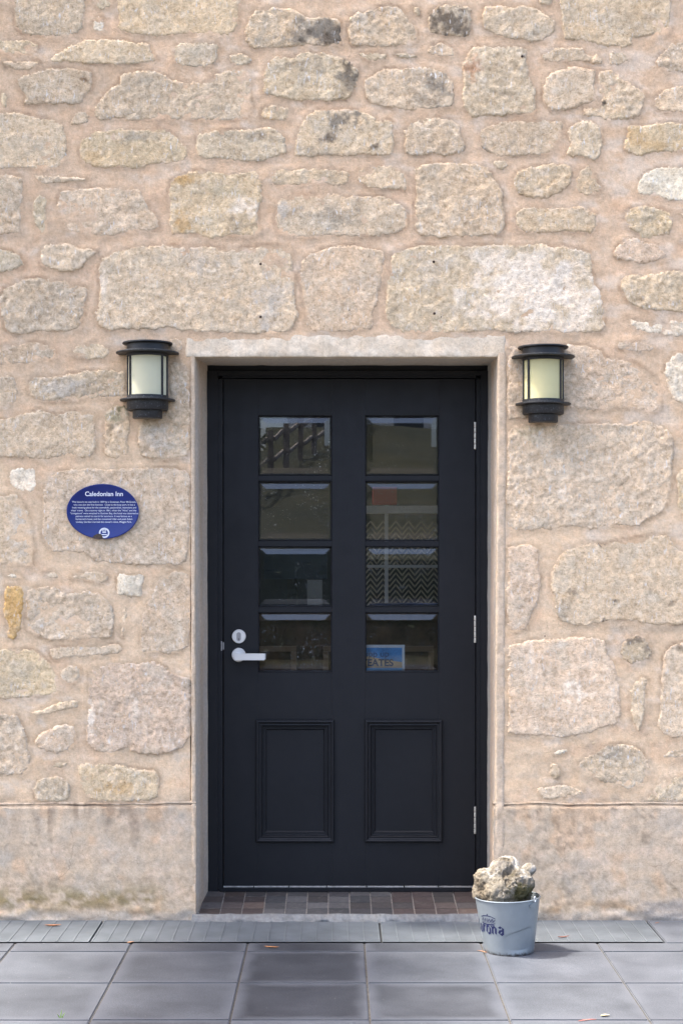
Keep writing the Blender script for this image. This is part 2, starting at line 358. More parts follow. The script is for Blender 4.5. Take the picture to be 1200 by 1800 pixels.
# coloured marks that belong to the stone itself: (cx, cy, rx, ry, colour, strength, noise scale)
DK = (.135, .115, .095); GY = (.24, .22, .19); WH = (.88, .79, .68); OC = (.55, .36, .16); GR = (.33,.31,.22); LG = (.58,.56,.53)
PATCH = [
 (575,62,45,22,DK,1.0,14),(560,50,60,22,GY,.8,16),(530,66,40,14,GY,.6,12),(615,120,22,26,DK,.9,10),(608,142,26,22,GY,.8,12),(553,115,40,16,GY,.5,14),
 (600,215,36,22,GY,.9,14),(575,245,14,10,DK,.8,8),(655,258,12,8,DK,.8,8),(560,265,40,12,GY,.4,12),(770,150,26,28,GY,.8,12),(745,175,40,16,GY,.5,12),
 (790,38,38,26,DK,.85,9),(760,30,14,26,DK,.8,9),(815,52,14,12,DK,.9,8),(600,380,45,25,GY,.45,14),(495,370,14,16,LG,.7,10),
 (430,365,30,16,WH,.9,10),(420,395,40,20,GY,.45,12),(330,315,40,14,OC,.8,14),(322,395,24,12,OC,.6,10),(400,335,50,14,GR,.35,10),(320,385,18,22,OC,.5,8),
 (930,512,128,88,WH,1.0,26),(860,455,50,26,WH,.8,16),(1020,545,45,40,WH,.9,16),(990,480,30,30,LG,.5,14),(760,470,60,30,LG,.25,20),
 (345,450,40,30,LG,.35,16),(480,530,40,50,LG,.45,16),(182,505,7,45,WH,.9,8),(370,500,8,8,DK,.0,8),
 (880,260,24,12,GY,.4,10),(850,265,8,10,GY,.8,8),(1055,183,12,5,DK,1.0,6),(917,99,4,4,DK,1.0,4),(1120,240,40,24,OC,.35,14),(830,125,14,26,(.55,.32,.2),.7,12),
 (150,140,12,6,(.2,.14,.09),.9,6),(240,245,30,10,GY,.4,10),(160,270,20,20,OC,.3,10),(440,240,50,14,GY,.4,12),
 (1000,1210,16,22,WH,1.0,8),(1025,1222,22,10,WH,1.0,8),(933,1150,5,30,WH,.5,10),(160,1265,10,38,WH,.85,8),(240,1240,8,24,WH,.6,8),
 (1115,1125,24,10,DK,.7,8),(1135,1140,10,14,DK,.6,8),(1190,1138,20,8,DK,.6,8),(1070,1325,40,16,GY,.4,10),(1065,1372,30,8,DK,.35,8),
 (1055,957,10,5,DK,.9,6),(1080,1058,6,5,DK,1.0,4),(1062,1088,6,5,DK,1.0,4),(1005,1040,12,6,DK,.6,5),(1180,1060,8,6,DK,.6,5),(990,1070,18,20,GY,.35,10),
 (205,735,20,14,GR,.8,8),(212,716,16,8,(.12,.12,.05),.8,7),(195,748,16,6,DK,.4,7),(150,685,60,16,GY,.3,12),(110,680,60,18,LG,.5,12),
 (25,1075,22,46,OC,.7,10),(205,1385,40,14,OC,.45,12),(100,1390,40,14,GY,.35,10),(925,640,30,20,LG,.5,14),(985,870,14,12,WH,.7,8),(1085,845,30,14,GY,.35,10),
 (930,755,24,26,GR,.45,9),(275,820,4,3,DK,.6,4),(1085,205,22,8,GR,.4,8),(12,1265,40,12,GY,.4,10),(1150,255,40,12,OC,.4,8),
 (40,930,26,50,LG,.4,12),(275,770,30,26,LG,.4,12),(85,570,10,6,DK,0,8)]
def paint(col, x, y, which=None):
    for (cx, cy, rx, ry, c, s, ns) in PATCH:
        if s <= 0: continue
        m = (np.abs(x - cx) < rx * 1.7) & (np.abs(y - cy) < ry * 1.7)
        if not m.any(): continue
        d = np.sqrt(((x[m] - cx) / rx) ** 2 + ((y[m] - cy) / ry) ** 2)
        nz = fbm(x[m] / ns, y[m] / ns, int(cx) % 97, 4, 0.6)
        wgt = s * sstep(-.15, 0.6, 1.0 - d + 0.8 * nz - 0.12)
        col[m] = col[m] * (1 - wgt[:, None]) + np.array(c) * wgt[:, None]
    return col

def catmull(pts, step):
    n = len(pts); out = []
    for i in range(n):
        p0, p1, p2, p3 = pts[i-1], pts[i], pts[(i+1) % n], pts[(i+2) % n]
        L = np.linalg.norm(p2 - p1); k = max(1, int(L / step))
        for j in range(k):
            t = j / k
            cr = 0.5 * ((2*p1) + (-p0+p2)*t + (2*p0-5*p1+4*p2-p3)*t*t + (-p0+3*p1-3*p2+p3)*t**3)
            li = p1 * (1 - t) + p2 * t
            out.append(cr * 0.55 + li * 0.45)
    return np.array(out)
def inside(px, py, poly):
    r = np.zeros(len(px), bool); x1, y1 = poly[:, 0], poly[:, 1]; x2, y2 = np.roll(x1, -1), np.roll(y1, -1)
    for a, b, c, d in zip(x1, y1, x2, y2):
        if b == d: continue
        cnd = ((b > py) != (d > py)) & (px < (c - a) * (py - b) / (d - b) + a)
        r ^= cnd
    return r

wall = empty('stone_wall', 'rubble wall of pale limestone blocks in pinkish mortar with a rendered plinth around the doorway', 'wall', (0, 0, 0))
outlines = []
PLQ_I = next(i for i, q in enumerate(stones) if abs(q[1][0][0] - 76) < .1 and abs(q[1][0][1] - 865) < .1)
for si, (cls, poly, step) in enumerate(stones):
    ol = catmull(poly, step)
    nx = fbm(ol[:, 0] / 9, ol[:, 1] / 9, 31 + si, 3, 0.6); ny = fbm(ol[:, 0] / 9, ol[:, 1] / 9, 77 + si, 3, 0.6)
    big = min(np.ptp(poly[:, 0]), np.ptp(poly[:, 1]))
    nx = nx + .3 * fbm(ol[:, 0] / 3.2, ol[:, 1] / 3.2, 131 + si, 2, .6); ny = ny + .3 * fbm(ol[:, 0] / 3.2, ol[:, 1] / 3.2, 177 + si, 2, .6)
    amp = min(2.0, 0.05 * big)
    ol = ol + amp * np.stack([nx, ny], 1)
    cen_ = ol.mean(0); dv_ = ol - cen_; ol = ol + 1.3 * dv_ / np.maximum(np.linalg.norm(dv_, axis=1, keepdims=True), 1e-6)
    if poly[:, 1].max() < 1412: ol[:, 1] = np.minimum(ol[:, 1], 1411)
    outlines.append(ol)
    x0, y0 = ol.min(0); x1, y1 = ol.max(0)
    gx, gy = np.meshgrid(np.arange(x0, x1, step), np.arange(y0, y1, step * 0.87))
    gx = gx + (np.arange(gx.shape[0]) % 2)[:, None] * step / 2
    gx = gx.ravel() + rng.uniform(-.3, .3, gx.size) * step; gy = gy.ravel() + rng.uniform(-.3, .3, gy.size) * step
    ins = inside(gx, gy, ol); gx, gy = gx[ins], gy[ins]
    def bdist(ax, ay):
        out = np.empty(len(ax))
        for s in range(0, len(ax), 4000):
            out[s:s+4000] = np.sqrt(((ax[s:s+4000, None] - ol[None, :, 0]) ** 2 + (ay[s:s+4000, None] - ol[None, :, 1]) ** 2).min(1))
        return out
    if len(gx):
        d = bdist(gx, gy); k = d > step * 0.6; gx, gy, d = gx[k], gy[k], d[k]
    else: d = np.zeros(0)
    n = len(ol)
    ax = np.concatenate([ol[:, 0], gx]); ay = np.concatenate([ol[:, 1], gy]); d = np.concatenate([np.zeros(n), d])
    r = geometry.delaunay_2d_cdt([Vector((a, b)) for a, b in zip(ax, ay)], [(i, (i + 1) % n) for i in range(n)], [], 1, 1e-4)
    vo, fo = r[0], r[2]
    ox = np.array([v.x for v in vo]); oy = np.array([v.y for v in vo])
    if len(vo) == len(ax): od = d
    else: od = bdist(ox, oy)
    # relief
    Hh = rng.uniform(.0015, .0042) * min(1, big / 45 + .35)
    sm = sstep(-.35, .55, vn(ox / 38, oy / 38, si + 700)); R = 2.2 + sm * min(5, big / 9) * min(1, big / 60 + .3)
    prof = 1 - (1 - np.clip(od / R, 0, 1)) ** 2.3
    rgh = rng.uniform(.55, 1.0) * rng.choice([.4, .6, .9, 1.2]) * min(1, big / 60 + .3)
    if si == PLQ_I: rgh *= .45
    if cls == 'w': rgh *= 1.2
    aniso = rng.uniform(.7, 1.6); th = rng.uniform(-.7, .7)
    u = ox * math.cos(th) + oy * math.sin(th); v = -ox * math.sin(th) + oy * math.cos(th)
    rel = .0018 * fbm(u / 60, v / (50 / aniso), si, 3) + 0.0011 * ridged(u / 26, v / (20 / aniso), si + 5, 3) + 0.0032 * (fine_ := fbm(u / 11, v / 9, si + 9, 4, .75)) + .0022 * np.minimum(0, ridged(u / 19, v / 13, si + 33, 2) + .1)
    cr = ridged(u / 60, v / (34 / aniso), si + 55, 2)
    rel -= .0035 * sstep(.78, .95, cr)                       # clefts
    tilt = rng.uniform(-1, 1, 2) * .002
    rel += tilt[0] * (ox - ox.mean()) / 60 + tilt[1] * (oy - oy.mean()) / 60
    rel *= rgh
    if 25 < ox.mean() < 210 and 1050 < oy.mean() < 1110 and cls == 'p': rel -= .003 * sstep(4, 30, od)    # worn hollow stone
    hh = Hh * prof + rel * prof
    yy = np.where(od <= 0.01, .006, -hh)
    base = np.array(C_[cls]) * np.array((1.17, 1.135, 1.03)); base = base * rng.uniform(.92, 1.07) * (1 + rng.uniform(-.014, .014, 3))
    col = np.tile(base, (len(ox), 1))
    col *= (1 + .10 * fbm(ox / 30, oy / 24, si + 200, 3))[:, None]
    col *= (1 + .17 * np.clip(fine_, -1, 1))[:, None]  # cavity shade put into the colour: low spots darker, high spots lighter
    gm = sstep(.15, .7, fbm(ox / 38, oy / 30, si + 300, 4, .6))[:, None]
    col = col * (1 - .45 * gm) + np.array((.53, .475, .39)) * .45 * gm
    wm = sstep(.35, .8, fbm(ox / 16, oy / 14, si + 400, 4, .65))[:, None]
    col = col * (1 - .5 * wm) + np.array((.76, .68, .575)) * .5 * wm
    hollow = sstep(.75, .95, cr)[:, None]; col = col * (1 - .25 * hollow) + np.array((.30, .22, .15)) * .25 * hollow
    edge = (1 - sstep(0, 1, od / (1.6 + sm * min(8, big / 7)) + .35 * fbm(ox / 12, oy / 12, si + 800, 3)))[:, None]; col = col * (1 - .7 * edge) + np.array((.63, .495, .37)) * .7 * edge     # mortar smeared on the rim
    col = paint(col, ox, oy) * np.array((1.045, 1.0, .925)) * (1 + .09 * sstep(560, 900, oy))[:, None]  # lower stones painted lighter to make up for weak bounce light
    verts = np.stack([(ox - CX) * S0, yy, H - (oy - CY) * S0], 1)
    fs = [f[::-1] for f in fo]
    o = mesh_obj('stone', verts, fs, M_STONE, wall, True, col)
    nrm = o.data.polygons[len(o.data.polygons) // 2].normal
    if nrm.y > 0: o.data.flip_normals()

# ------------------------------------------------------------------ mortar sheet, raised against the stones
def axis(lo, flo, fhi, hi, fine, coarse):
    return np.concatenate([np.arange(lo, flo, coarse), np.arange(flo, fhi, fine), np.arange(fhi, hi + 1, coarse)])
def grid_faces(nx, ny, keep=None):
    i, j = np.meshgrid(np.arange(nx - 1), np.arange(ny - 1)); i = i.ravel(); j = j.ravel()
    q = np.stack([j * nx + i, (j + 1) * nx + i, (j + 1) * nx + i + 1, j * nx + i + 1], 1)
    return q if keep is None else q[keep]
def compact(verts, faces, *att):
    used = np.unique(faces); mp = np.full(len(verts), -1); mp[used] = np.arange(len(used))
    return (verts[used], mp[faces]) + tuple(a[used] for a in att)
# distance to the nearest stone edge on a raster
RX0, RY0, RS = -20, -20, 3
allo = np.concatenate([o for o in outlines]); 
allo = allo[(allo[:, 0] > -40) & (allo[:, 0] < 1240) & (allo[:, 1] > -40) & (allo[:, 1] < 1440)]
xs = axis(-1300, -12, 1212, 2500, 4.5, 30); ys = axis(-600, -12, 1414, 1450, 4.5, 12)
gx, gy = np.meshgrid(xs, ys); nxg, nyg = len(xs), len(ys); gx = gx.ravel(); gy = gy.ravel()
dist = np.full(gx.size, 40.0)
order = np.argsort(allo[:, 1]); sa = allo[order]
for s in range(0, gx.size, 1500):
    a, b = gy[s:s+1500].min() - 30, gy[s:s+1500].max() + 30
    lo, hi = np.searchsorted(sa[:, 1], [a, b]); sub = sa[lo:hi]
    if len(sub) == 0: continue
    dd = (gx[s:s+1500, None] - sub[None, :, 0]) ** 2 + (gy[s:s+1500, None] - sub[None, :, 1]) ** 2
    dist[s:s+1500] = np.minimum(40, np.sqrt(dd.min(1)))
lip = np.exp(-(dist / 6.0) ** 2)
slope = np.clip(dist / 14, 0, 1)
yy = .0022 * fbm(gx / 40, gy / 34, 5, 4) + .0012 * fbm(gx / 11, gy / 9, 8, 4, .65) - .0016 * lip * (.4 + 1.0 * vn(gx / 26, gy / 26, 3)) + .0012 * slope - .001
yy += .0012 * ridged(gx / 70, gy / 50, 44, 2) + .0010 * ridged(gx / 30, gy / 9, 46, 2)
fx = (gx.reshape(nyg, nxg)[:-1, :-1] + 2).ravel(); fy = (gy.reshape(nyg, nxg)[:-1, :-1] + 2).ravel()
keep = ~((fx > 334) & (fx < 883) & (fy > 600))
mc = np.array((.63, .47, .335)); lo_c = np.array((.69, .53, .375))
t = sstep(500, 850, gy)[:, None]
col = mc * (1 - t) + lo_c * t  # lower mortar: its own warmer tone, lightened to offset weak bounce light
col = col * (1 + .10 * fbm(gx / 60, gy / 45, 21, 4))[:, None]
pinkm = sstep(.1, .8, fbm(gx / 55, gy / 40, 90, 3))[:, None]; col = col * (1 - .3 * pinkm) + np.array((.66, .45, .31)) * .3 * pinkm
wsm = (sstep(.0, .7, fbm(gx / 40, gy / 26, 66, 4, .6) - .25 + .55 * sstep(950, 1150, gx) * sstep(1500, 300, gy)))[:, None]
col = col * (1 - .6 * wsm) + np.array((.70, .60, .50)) * .6 * wsm
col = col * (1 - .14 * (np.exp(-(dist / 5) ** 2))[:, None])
crev_shade = (np.exp(-(dist / 2.6) ** 2) * sstep(-.15, .5, vn(gx / 34, gy / 34, 303)))[:, None]; col = col * (1 - .5 * crev_shade) + np.array((.26, .17, .105)) * .5 * crev_shade  # crack lines plus contact shade along the stones, painted into the mortar
trow = sstep(.55, .85, ridged(gx / 46 + gy / 90, gy / 13 - gx / 60, 411, 2))[:, None]; col = col * (1 - .22 * trow) + np.array((.72, .60, .47)) * .22 * trow
dk = (sstep(1385, 1412, gy) * sstep(-.3, .5, fbm(gx / 20, gy / 14, 15, 3)))[:, None]; col = col * (1 - .45 * dk) + np.array((.22, .19, .16)) * .45 * dk
stn = (sstep(1120, 1104, gy) * sstep(1095, 1108, gy) * sstep(1040, 1080, gx))[:, None]; col = col * (1 - .4 * stn) + np.array(GY) * .4 * stn
verts = np.stack([(gx - CX) * S0, yy, H - (gy - CY) * S0], 1)
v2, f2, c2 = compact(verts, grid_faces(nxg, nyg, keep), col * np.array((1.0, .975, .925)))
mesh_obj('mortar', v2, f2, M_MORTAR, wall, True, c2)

# ------------------------------------------------------------------ rendered plinth, left and right of the doorway
def plinth(px0, px1, fine0, fine1, endcap):
    xs = axis(px0, fine0, fine1, px1, 4.5, 40); xs = np.unique(np.concatenate([xs[xs < px1], [px1]]))
    ys = np.concatenate([[1409, 1411.5, 1413.5, 1415.5], np.arange(1418, 1612, 4.5), [1613, 1617, 1624]])
    gx, gy = np.meshgrid(xs, ys); sh = gx.shape; gx = gx.ravel(); gy = gy.ravel()
    out = -.007 - .0012 * fbm(gx / 60, gy / 50, 12, 4) - .0012 * fbm(gx / 12, gy / 10, 14, 3) - .004 * sstep(1560, 1615, gy) * (1 + fbm(gx / 30, gy / 12, 18, 3))
    topw = 1413.5 + 1.2 * fbm(gx / 60, gx * 0, 3, 3)
    out = np.where(gy < 1410, .004, np.where(gy < 1414, -.003, np.where(gy < 1417, .0015, out)))
    yl = gy + np.where(gy < 1420, 1.4 * fbm(gx / 50, gx * 0 + 1, 3, 3), 0)
    col = np.tile(np.array((.56, .455, .345)), (gx.size, 1))
    col *= (1 + .09 * fbm(gx / 60, gy / 50, 61, 4))[:, None]
    pk = sstep(.2, .8, fbm(gx / 45, gy / 30, 62, 4))[:, None]; col = col * (1 - .6 * pk) + np.array((.70, .55, .42)) * .6 * pk
    gk = sstep(.1, .7, fbm(gx / 50, gy / 60, 63, 4, .6))[:, None]; col = col * (1 - .4 * gk) + np.array((.47, .43, .375)) * .4 * gk
    L = gx < 600
    drip = np.clip(1 - (gy - 1414) / (46 + 40 * vn(gx / 17, gx * 0, 71)), 0, 1) ** .6 * sstep(-.35, .3, fbm(gx / 9, gy / 60, 64, 3))
    drip *= np.where(L, .75 * sstep(20, 90, gx) * sstep(330, 220, gx) + .2, .25)
    col = col * (1 - .8 * drip[:, None]) + np.array((.22, .165, .12)) * .8 * drip[:, None]
    moss = np.exp(-((gy - 1580) / 22) ** 2) * sstep(-.45, .3, fbm(gx / 26, gy / 15, 65, 4, .65)) * np.where(L, sstep(300, 270, gx), .0)
    col = col * (1 - .75 * moss[:, None]) + np.array((.20, .155, .05)) * .75 * moss[:, None]
    br = sstep(-.1, .5, fbm(gx / 40, gy / 18, 68, 3)) * sstep(1572, 1598, gy) * np.where(L, .25, sstep(940, 970, gx) * sstep(1130, 1100, gx))
    col = col * (1 - .7 * br[:, None]) + np.array((.36, .235, .13)) * .7 * br[:, None]
    orb = sstep(.35, .75, fbm(gx / 34, gy / 46, 166, 3))[:, None]; col = col * (1 - .5 * orb) + np.array((.62, .43, .28)) * .5 * orb
    mott = sstep(.0, .6, fbm(gx / 8, gy / 8, 69, 3, .7)) * sstep(1480, 1580, gy)
    col = col * (1 - .4 * mott[:, None]) + np.array((.28, .22, .14)) * .4 * mott[:, None]
    spk = sstep(.3, .7, fbm(gx / 7, gy / 7, 169, 2)) * sstep(-.2, .4, fbm(gx / 70, gy / 60, 171, 3)); col = col * (1 - .28 * spk[:, None])
    bt = sstep(1597, 1608, gy + 7 * fbm(gx / 30, gx * 0, 70, 3))
    col = col * (1 - .75 * bt[:, None]) + (np.array((.46, .41, .35)) * (1 + .22 * fbm(gx / 14, gy / 5, 72, 3))[:, None]) * .75 * bt[:, None]
    if not L.all():
        gb = sstep(1100, 1140, gx) * sstep(1578, 1590, gy + 6 * fbm(gx / 40, gx * 0, 75, 3)); col = col * (1 - .7 * gb[:, None]) + np.array((.36, .335, .31)) * .7 * gb[:, None]
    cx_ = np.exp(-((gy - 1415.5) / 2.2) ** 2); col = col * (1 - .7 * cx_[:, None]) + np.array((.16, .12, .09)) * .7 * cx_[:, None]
    verts = np.stack([(gx - CX) * S0, out, H - (yl - CY) * S0], 1)
    fs = grid_faces(sh[1], sh[0])
    nb = len(verts)
    edge = [k * sh[1] + (sh[1] - 1 if endcap > 0 else 0) for k in range(sh[0])]
    ev = verts[edge].copy(); ev[:, 1] = .05
    verts = np.concatenate([verts, ev]); col = np.concatenate([col, col[edge]])
    ef = [(edge[k], nb + k, nb + k + 1, edge[k + 1]) if endcap < 0 else (edge[k], edge[k + 1], nb + k + 1, nb + k) for k in range(sh[0] - 1)]
    o = mesh_obj('plinth', verts, list(map(tuple, fs)) + ef, M_RENDER, wall, True, col * np.array((1, .98, .94)))
    o.data.set_sharp_from_angle(angle=math.radians(60))
    return o
plinth(-1300, 344.5, -12, 344, 1); plinth(866.5, 2500, 867, 1212, -1)

# ------------------------------------------------------------------ plastered doorway: two jambs and a lintel
YB = 0.30                                                   # back of the reveal, where the door frame starts
def strip(name, prof_fn, n_u, n_v, colfn):
    vs_, cs_ = [], []
    for iu in range(n_u + 1):
        for iv in range(n_v + 1):
            p, c = prof_fn(iu / n_u, iv / n_v); vs_.append(p); cs_.append(c)
    f = []
    for iu in range(n_u):
        for iv in range(n_v):
            a = iu * (n_v + 1) + iv; f.append((a, a + 1, a + n_v + 2, a + n_v + 1))
    return mesh_obj(name, vs_, f, M_RENDER, wall, True, np.array(cs_) * np.array((1, .975, .93)))
def n1(a, b, s): return float(fbm(np.array([a]), np.array([b]), s, 3)[0])
def lerp_prof(pts, t):
    seg = t * (len(pts) - 1); i = min(int(seg), len(pts) - 2); f = seg - i
    return [pts[i][k] * (1 - f) + pts[i + 1][k] * f for k in range(2)]
def jamb(side):
    def fn(u, v):
        py = 620 + u * (1622 - 620)
        fx0 = (342.5 + 2.5 * u) if side < 0 else (874 - 6 * u)            # front arris at the wall face
        bx = 364.5 + 2 * u if side < 0 else 857 - 1.5 * u                  # meets the frame
        wd = 9 if side < 0 else 17
        if py > 1414: pr_out = -.0075
        else: pr_out = -.0028
        oX = X(fx0); bX = X(bx, YB); s = side
        pts = [(oX + s * wd * S0, .006), (oX + s * (wd - 2) * S0, pr_out + .001), (oX + s * wd * .45 * S0, pr_out), (oX + s * 2 * S0, pr_out), (oX + s * .5 * S0, pr_out + .003), (oX, .006)]
        for k in range(1, 9): pts.append((oX + (bX - oX) * k / 8, .006 + (YB + .02 - .006) * k / 8))
        x, y = lerp_prof(pts, v)
        z = H - (py - CY) * S0
        ww = 1 if v < .38 else .5
        x += s * .0022 * n1(py / 34, v * 5, 81 + side) * ww; y += .0016 * n1(py / 12, v * 9, 85 + side)
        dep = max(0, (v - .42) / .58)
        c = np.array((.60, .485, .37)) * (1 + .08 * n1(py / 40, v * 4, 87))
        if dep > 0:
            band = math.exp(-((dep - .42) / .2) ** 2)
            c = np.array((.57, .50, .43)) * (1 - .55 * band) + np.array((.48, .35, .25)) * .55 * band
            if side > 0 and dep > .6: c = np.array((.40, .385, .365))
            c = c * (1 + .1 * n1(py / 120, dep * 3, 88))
        dirt = max(0, min(1, (py - 1560) / 50)); c = c * (1 - .35 * dirt) + np.array((.42, .30, .21)) * .35 * dirt
        return (x, y, z), c
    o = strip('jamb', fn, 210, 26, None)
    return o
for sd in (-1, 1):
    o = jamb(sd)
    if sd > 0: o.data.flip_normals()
def lintel(u, v):
    px = 322 + u * (893 - 322)
    fy = 627.5; byy = 641.5
    pts = [(Z(585), .006), (Z(588.5), .0005), (Z(600), -.0018), (Z(612), -.003), (Z(624), -.0035), (Z(627.0), -.002), (Z(627.8), .002)]
    for k in range(1, 9): pts.append((Z(fy) + (Z(byy, YB) - Z(fy)) * k / 8, .004 + (YB + .03 - .004) * k / 8))
    z, y = lerp_prof(pts, v)
    e = max(0, 1 - min(px - 322, 893 - px) / 6); y = y + .014 * e if v < .45 else y
    x = X(px); z += (.0016 if v < .1 else .0009) * n1(px / 30, v * 5, 91); y += .0012 * n1(px / 22, v * 8, 92)
    c = np.array((.61, .53, .425)) * (1 + .09 * n1(px / 45, v * 6, 93))
    wm = max(0, min(1, n1(px / 26, v * 7, 95) * 1.5)); c = c * (1 - .4 * wm) + np.array((.74, .67, .57)) * .5 * wm
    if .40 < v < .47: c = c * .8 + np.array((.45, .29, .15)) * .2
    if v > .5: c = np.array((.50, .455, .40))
    return (x, y, z), c
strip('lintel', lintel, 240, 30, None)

# screws left in the stones above the door, and small drilled holes
M_RUST = simple('rusty_iron', (.035, .02, .013), .8)
for (px, py, r) in ((458,464,2.4),(458,557,2.4),(762,460,2.4),(763,551,2.4),(614,545,1.1),(775,557,1.1),(917,99,2.4),(957,1118,1.2)):
    bm = bmesh.new(); bmesh.ops.create_uvsphere(bm, u_segments=8, v_segments=6, radius=r * S0)
    bm_obj('screw', bm, M_RUST, wall, True, P(px, py, -.012))

# ------------------------------------------------------------------ the door
M_BLACK, n_, l_, b_ = mat_new('black_door_paint')
pz = wpos(n_)
l_.new(mix(n_, l_, ramp(n_, l_, noise(n_, l_, pz, 5, 5, .6), .3, .7, (.0058, .0064, .0082), (.0082, .0088, .0110)), (.05,.052,.055), ramp(n_, l_, noise(n_, l_, pz, 210, 2, .5), .79, .83)), b_.inputs['Base Color'])
l_.new(ramp(n_, l_, noise(n_, l_, pz, 16, 5, .6), .3, .7, (.46,)*3, (.62,)*3), b_.inputs['Roughness'])
mp = n_.new('ShaderNodeMapping'); mp.inputs['Scale'].default_value = (220, 220, 9); l_.new(pz, mp.inputs[0])
bump(n_, l_, b_, noise(n_, l_, mp.outputs[0], 1.0, 4, .6), .0005, .6)
b_.inputs['Specular IOR Level'].default_value = .30
M_BAR = simple('black_bar', (.012, .012, .014), .45)
M_STEEL, n_, l_, b_ = mat_new('brushed_steel'); b_.inputs['Metallic'].default_value = 1; b_.inputs['Base Color'].default_value = (.74, .73, .71, 1); b_.inputs['Roughness'].default_value = .42; b_.inputs['Metallic'].default_value = .8
M_ALU = simple('worn_aluminium', (.50, .48, .44), .5, .6, 60, .35)
M_GLASS, n_, l_, b_ = mat_new('bevelled_glass')
n_.remove(b_); outn = n_['Material Output']
tr = n_.new('ShaderNodeBsdfTransparent'); tr.inputs[0].default_value = (.93, .95, .95, 1)
gl = n_.new('ShaderNodeBsdfGlossy'); gl.inputs['Roughness'].default_value = .0; gl.inputs[0].default_value = (.95, .97, 1, 1)
fr = n_.new('ShaderNodeFresnel'); fr.inputs[0].default_value = 1.62
ms = n_.new('ShaderNodeMixShader'); l_.new(fr.outputs[0], ms.inputs[0]); l_.new(tr.outputs[0], ms.inputs[1]); l_.new(gl.outputs[0], ms.inputs[2])
df = n_.new('ShaderNodeBsdfDiffuse'); df.inputs[0].default_value = (.55, .57, .6, 1)
dm = n_.new('ShaderNodeMath'); dm.operation = 'MULTIPLY'; dm.inputs[1].default_value = .75
pp = wpos(n_)
rr = ramp(n_, l_, noise(n_, l_, pp, 115, 3, .6, 1.5), .63, .74); big_ = ramp(n_, l_, noise(n_, l_, pp, 7, 3, .6), .42, .64)
mm = n_.new('ShaderNodeMath'); mm.operation = 'MULTIPLY'; l_.new(rr, mm.inputs[0]); l_.new(big_, mm.inputs[1]); l_.new(mm.outputs[0], dm.inputs[0])
ms2 = n_.new('ShaderNodeMixShader'); l_.new(dm.outputs[0], ms2.inputs[0]); l_.new(ms.outputs[0], ms2.inputs[1]); l_.new(df.outputs[0], ms2.inputs[2]); l_.new(ms2.outputs[0], outn.inputs['Surface'])
bn = n_.new('ShaderNodeBump'); bn.inputs['Distance'].default_value = .0006; bn.inputs['Strength'].default_value = .05; l_.new(noise(n_, l_, pp, 9, 2, .5), bn.inputs['Height']); l_.new(bn.outputs[0], gl.inputs['Normal'])

YD = .325                                                    # front face of the door leaf
door = empty('entrance_door', 'closed black panelled door with eight bevelled glass panes and two lower panels', 'door', (X(614, YD), YD, Z(1560, YD)))
def dpart(name, bm, mat, bevel=0.0015, smooth=False):
    o = bm_obj(name, bm, mat, None, smooth, None, bevel); o.parent = door; o.matrix_parent_inverse = Matrix.Translation(-door.location); return o
def box_part(name, px0, py0, px1, py1, y0, y1, mat=M_BLACK, bevel=.0015):
    bm = bmesh.new(); pbox(bm, px0, py0, px1, py1, y0, y1); return dpart(name, bm, mat, bevel)
def frame_prof(bm, px0, py0, px1, py1, prof, yref):
    """prof: (inset in px, y). A mitred rectangular moulding."""
    rings = []
    for ins, y in prof:
        i = ins * (D + yref) / F
        x0, x1, z0, z1 = X(px0, yref) + i, X(px1, yref) - i, Z(py1, yref) + i, Z(py0, yref) - i
        rings.append([bm.verts.new(c) for c in ((x0, y, z0), (x1, y, z0), (x1, y, z1), (x0, y, z1))])
    for k in range(len(rings) - 1):
        for i in range(4):
            j = (i + 1) % 4
            bm.faces.new((rings[k][i], rings[k][j], rings[k+1][j], rings[k+1][i]))
# frame: outer jambs and head, with the rebate stop one step further in
bm = bmesh.new()
pbox(bm, 352, 652, 383, 1569, YB, YB + .09); pbox(bm, 383.2, 667, 391.5, 1566, YB + .012, YB + .07)
pbox(bm, 844.5, 652, 872, 1569, YB, YB + .09); pbox(bm, 836.6, 667, 844.3, 1566, YB + .012, YB + .07)
pbox(bm, 383.2, 652, 844.3, 660, YB, YB + .09); pbox(bm, 391.7, 660.2, 836.4, 664, YB + .012, YB + .07)
dpart('door_frame', bm, M_BLACK, .0018)
bm = bmesh.new(); pbox(bm, 350, 634, 874, 651.8, YB + .016, YB + .10); dpart('door_head', bm, M_BLACK, .001)
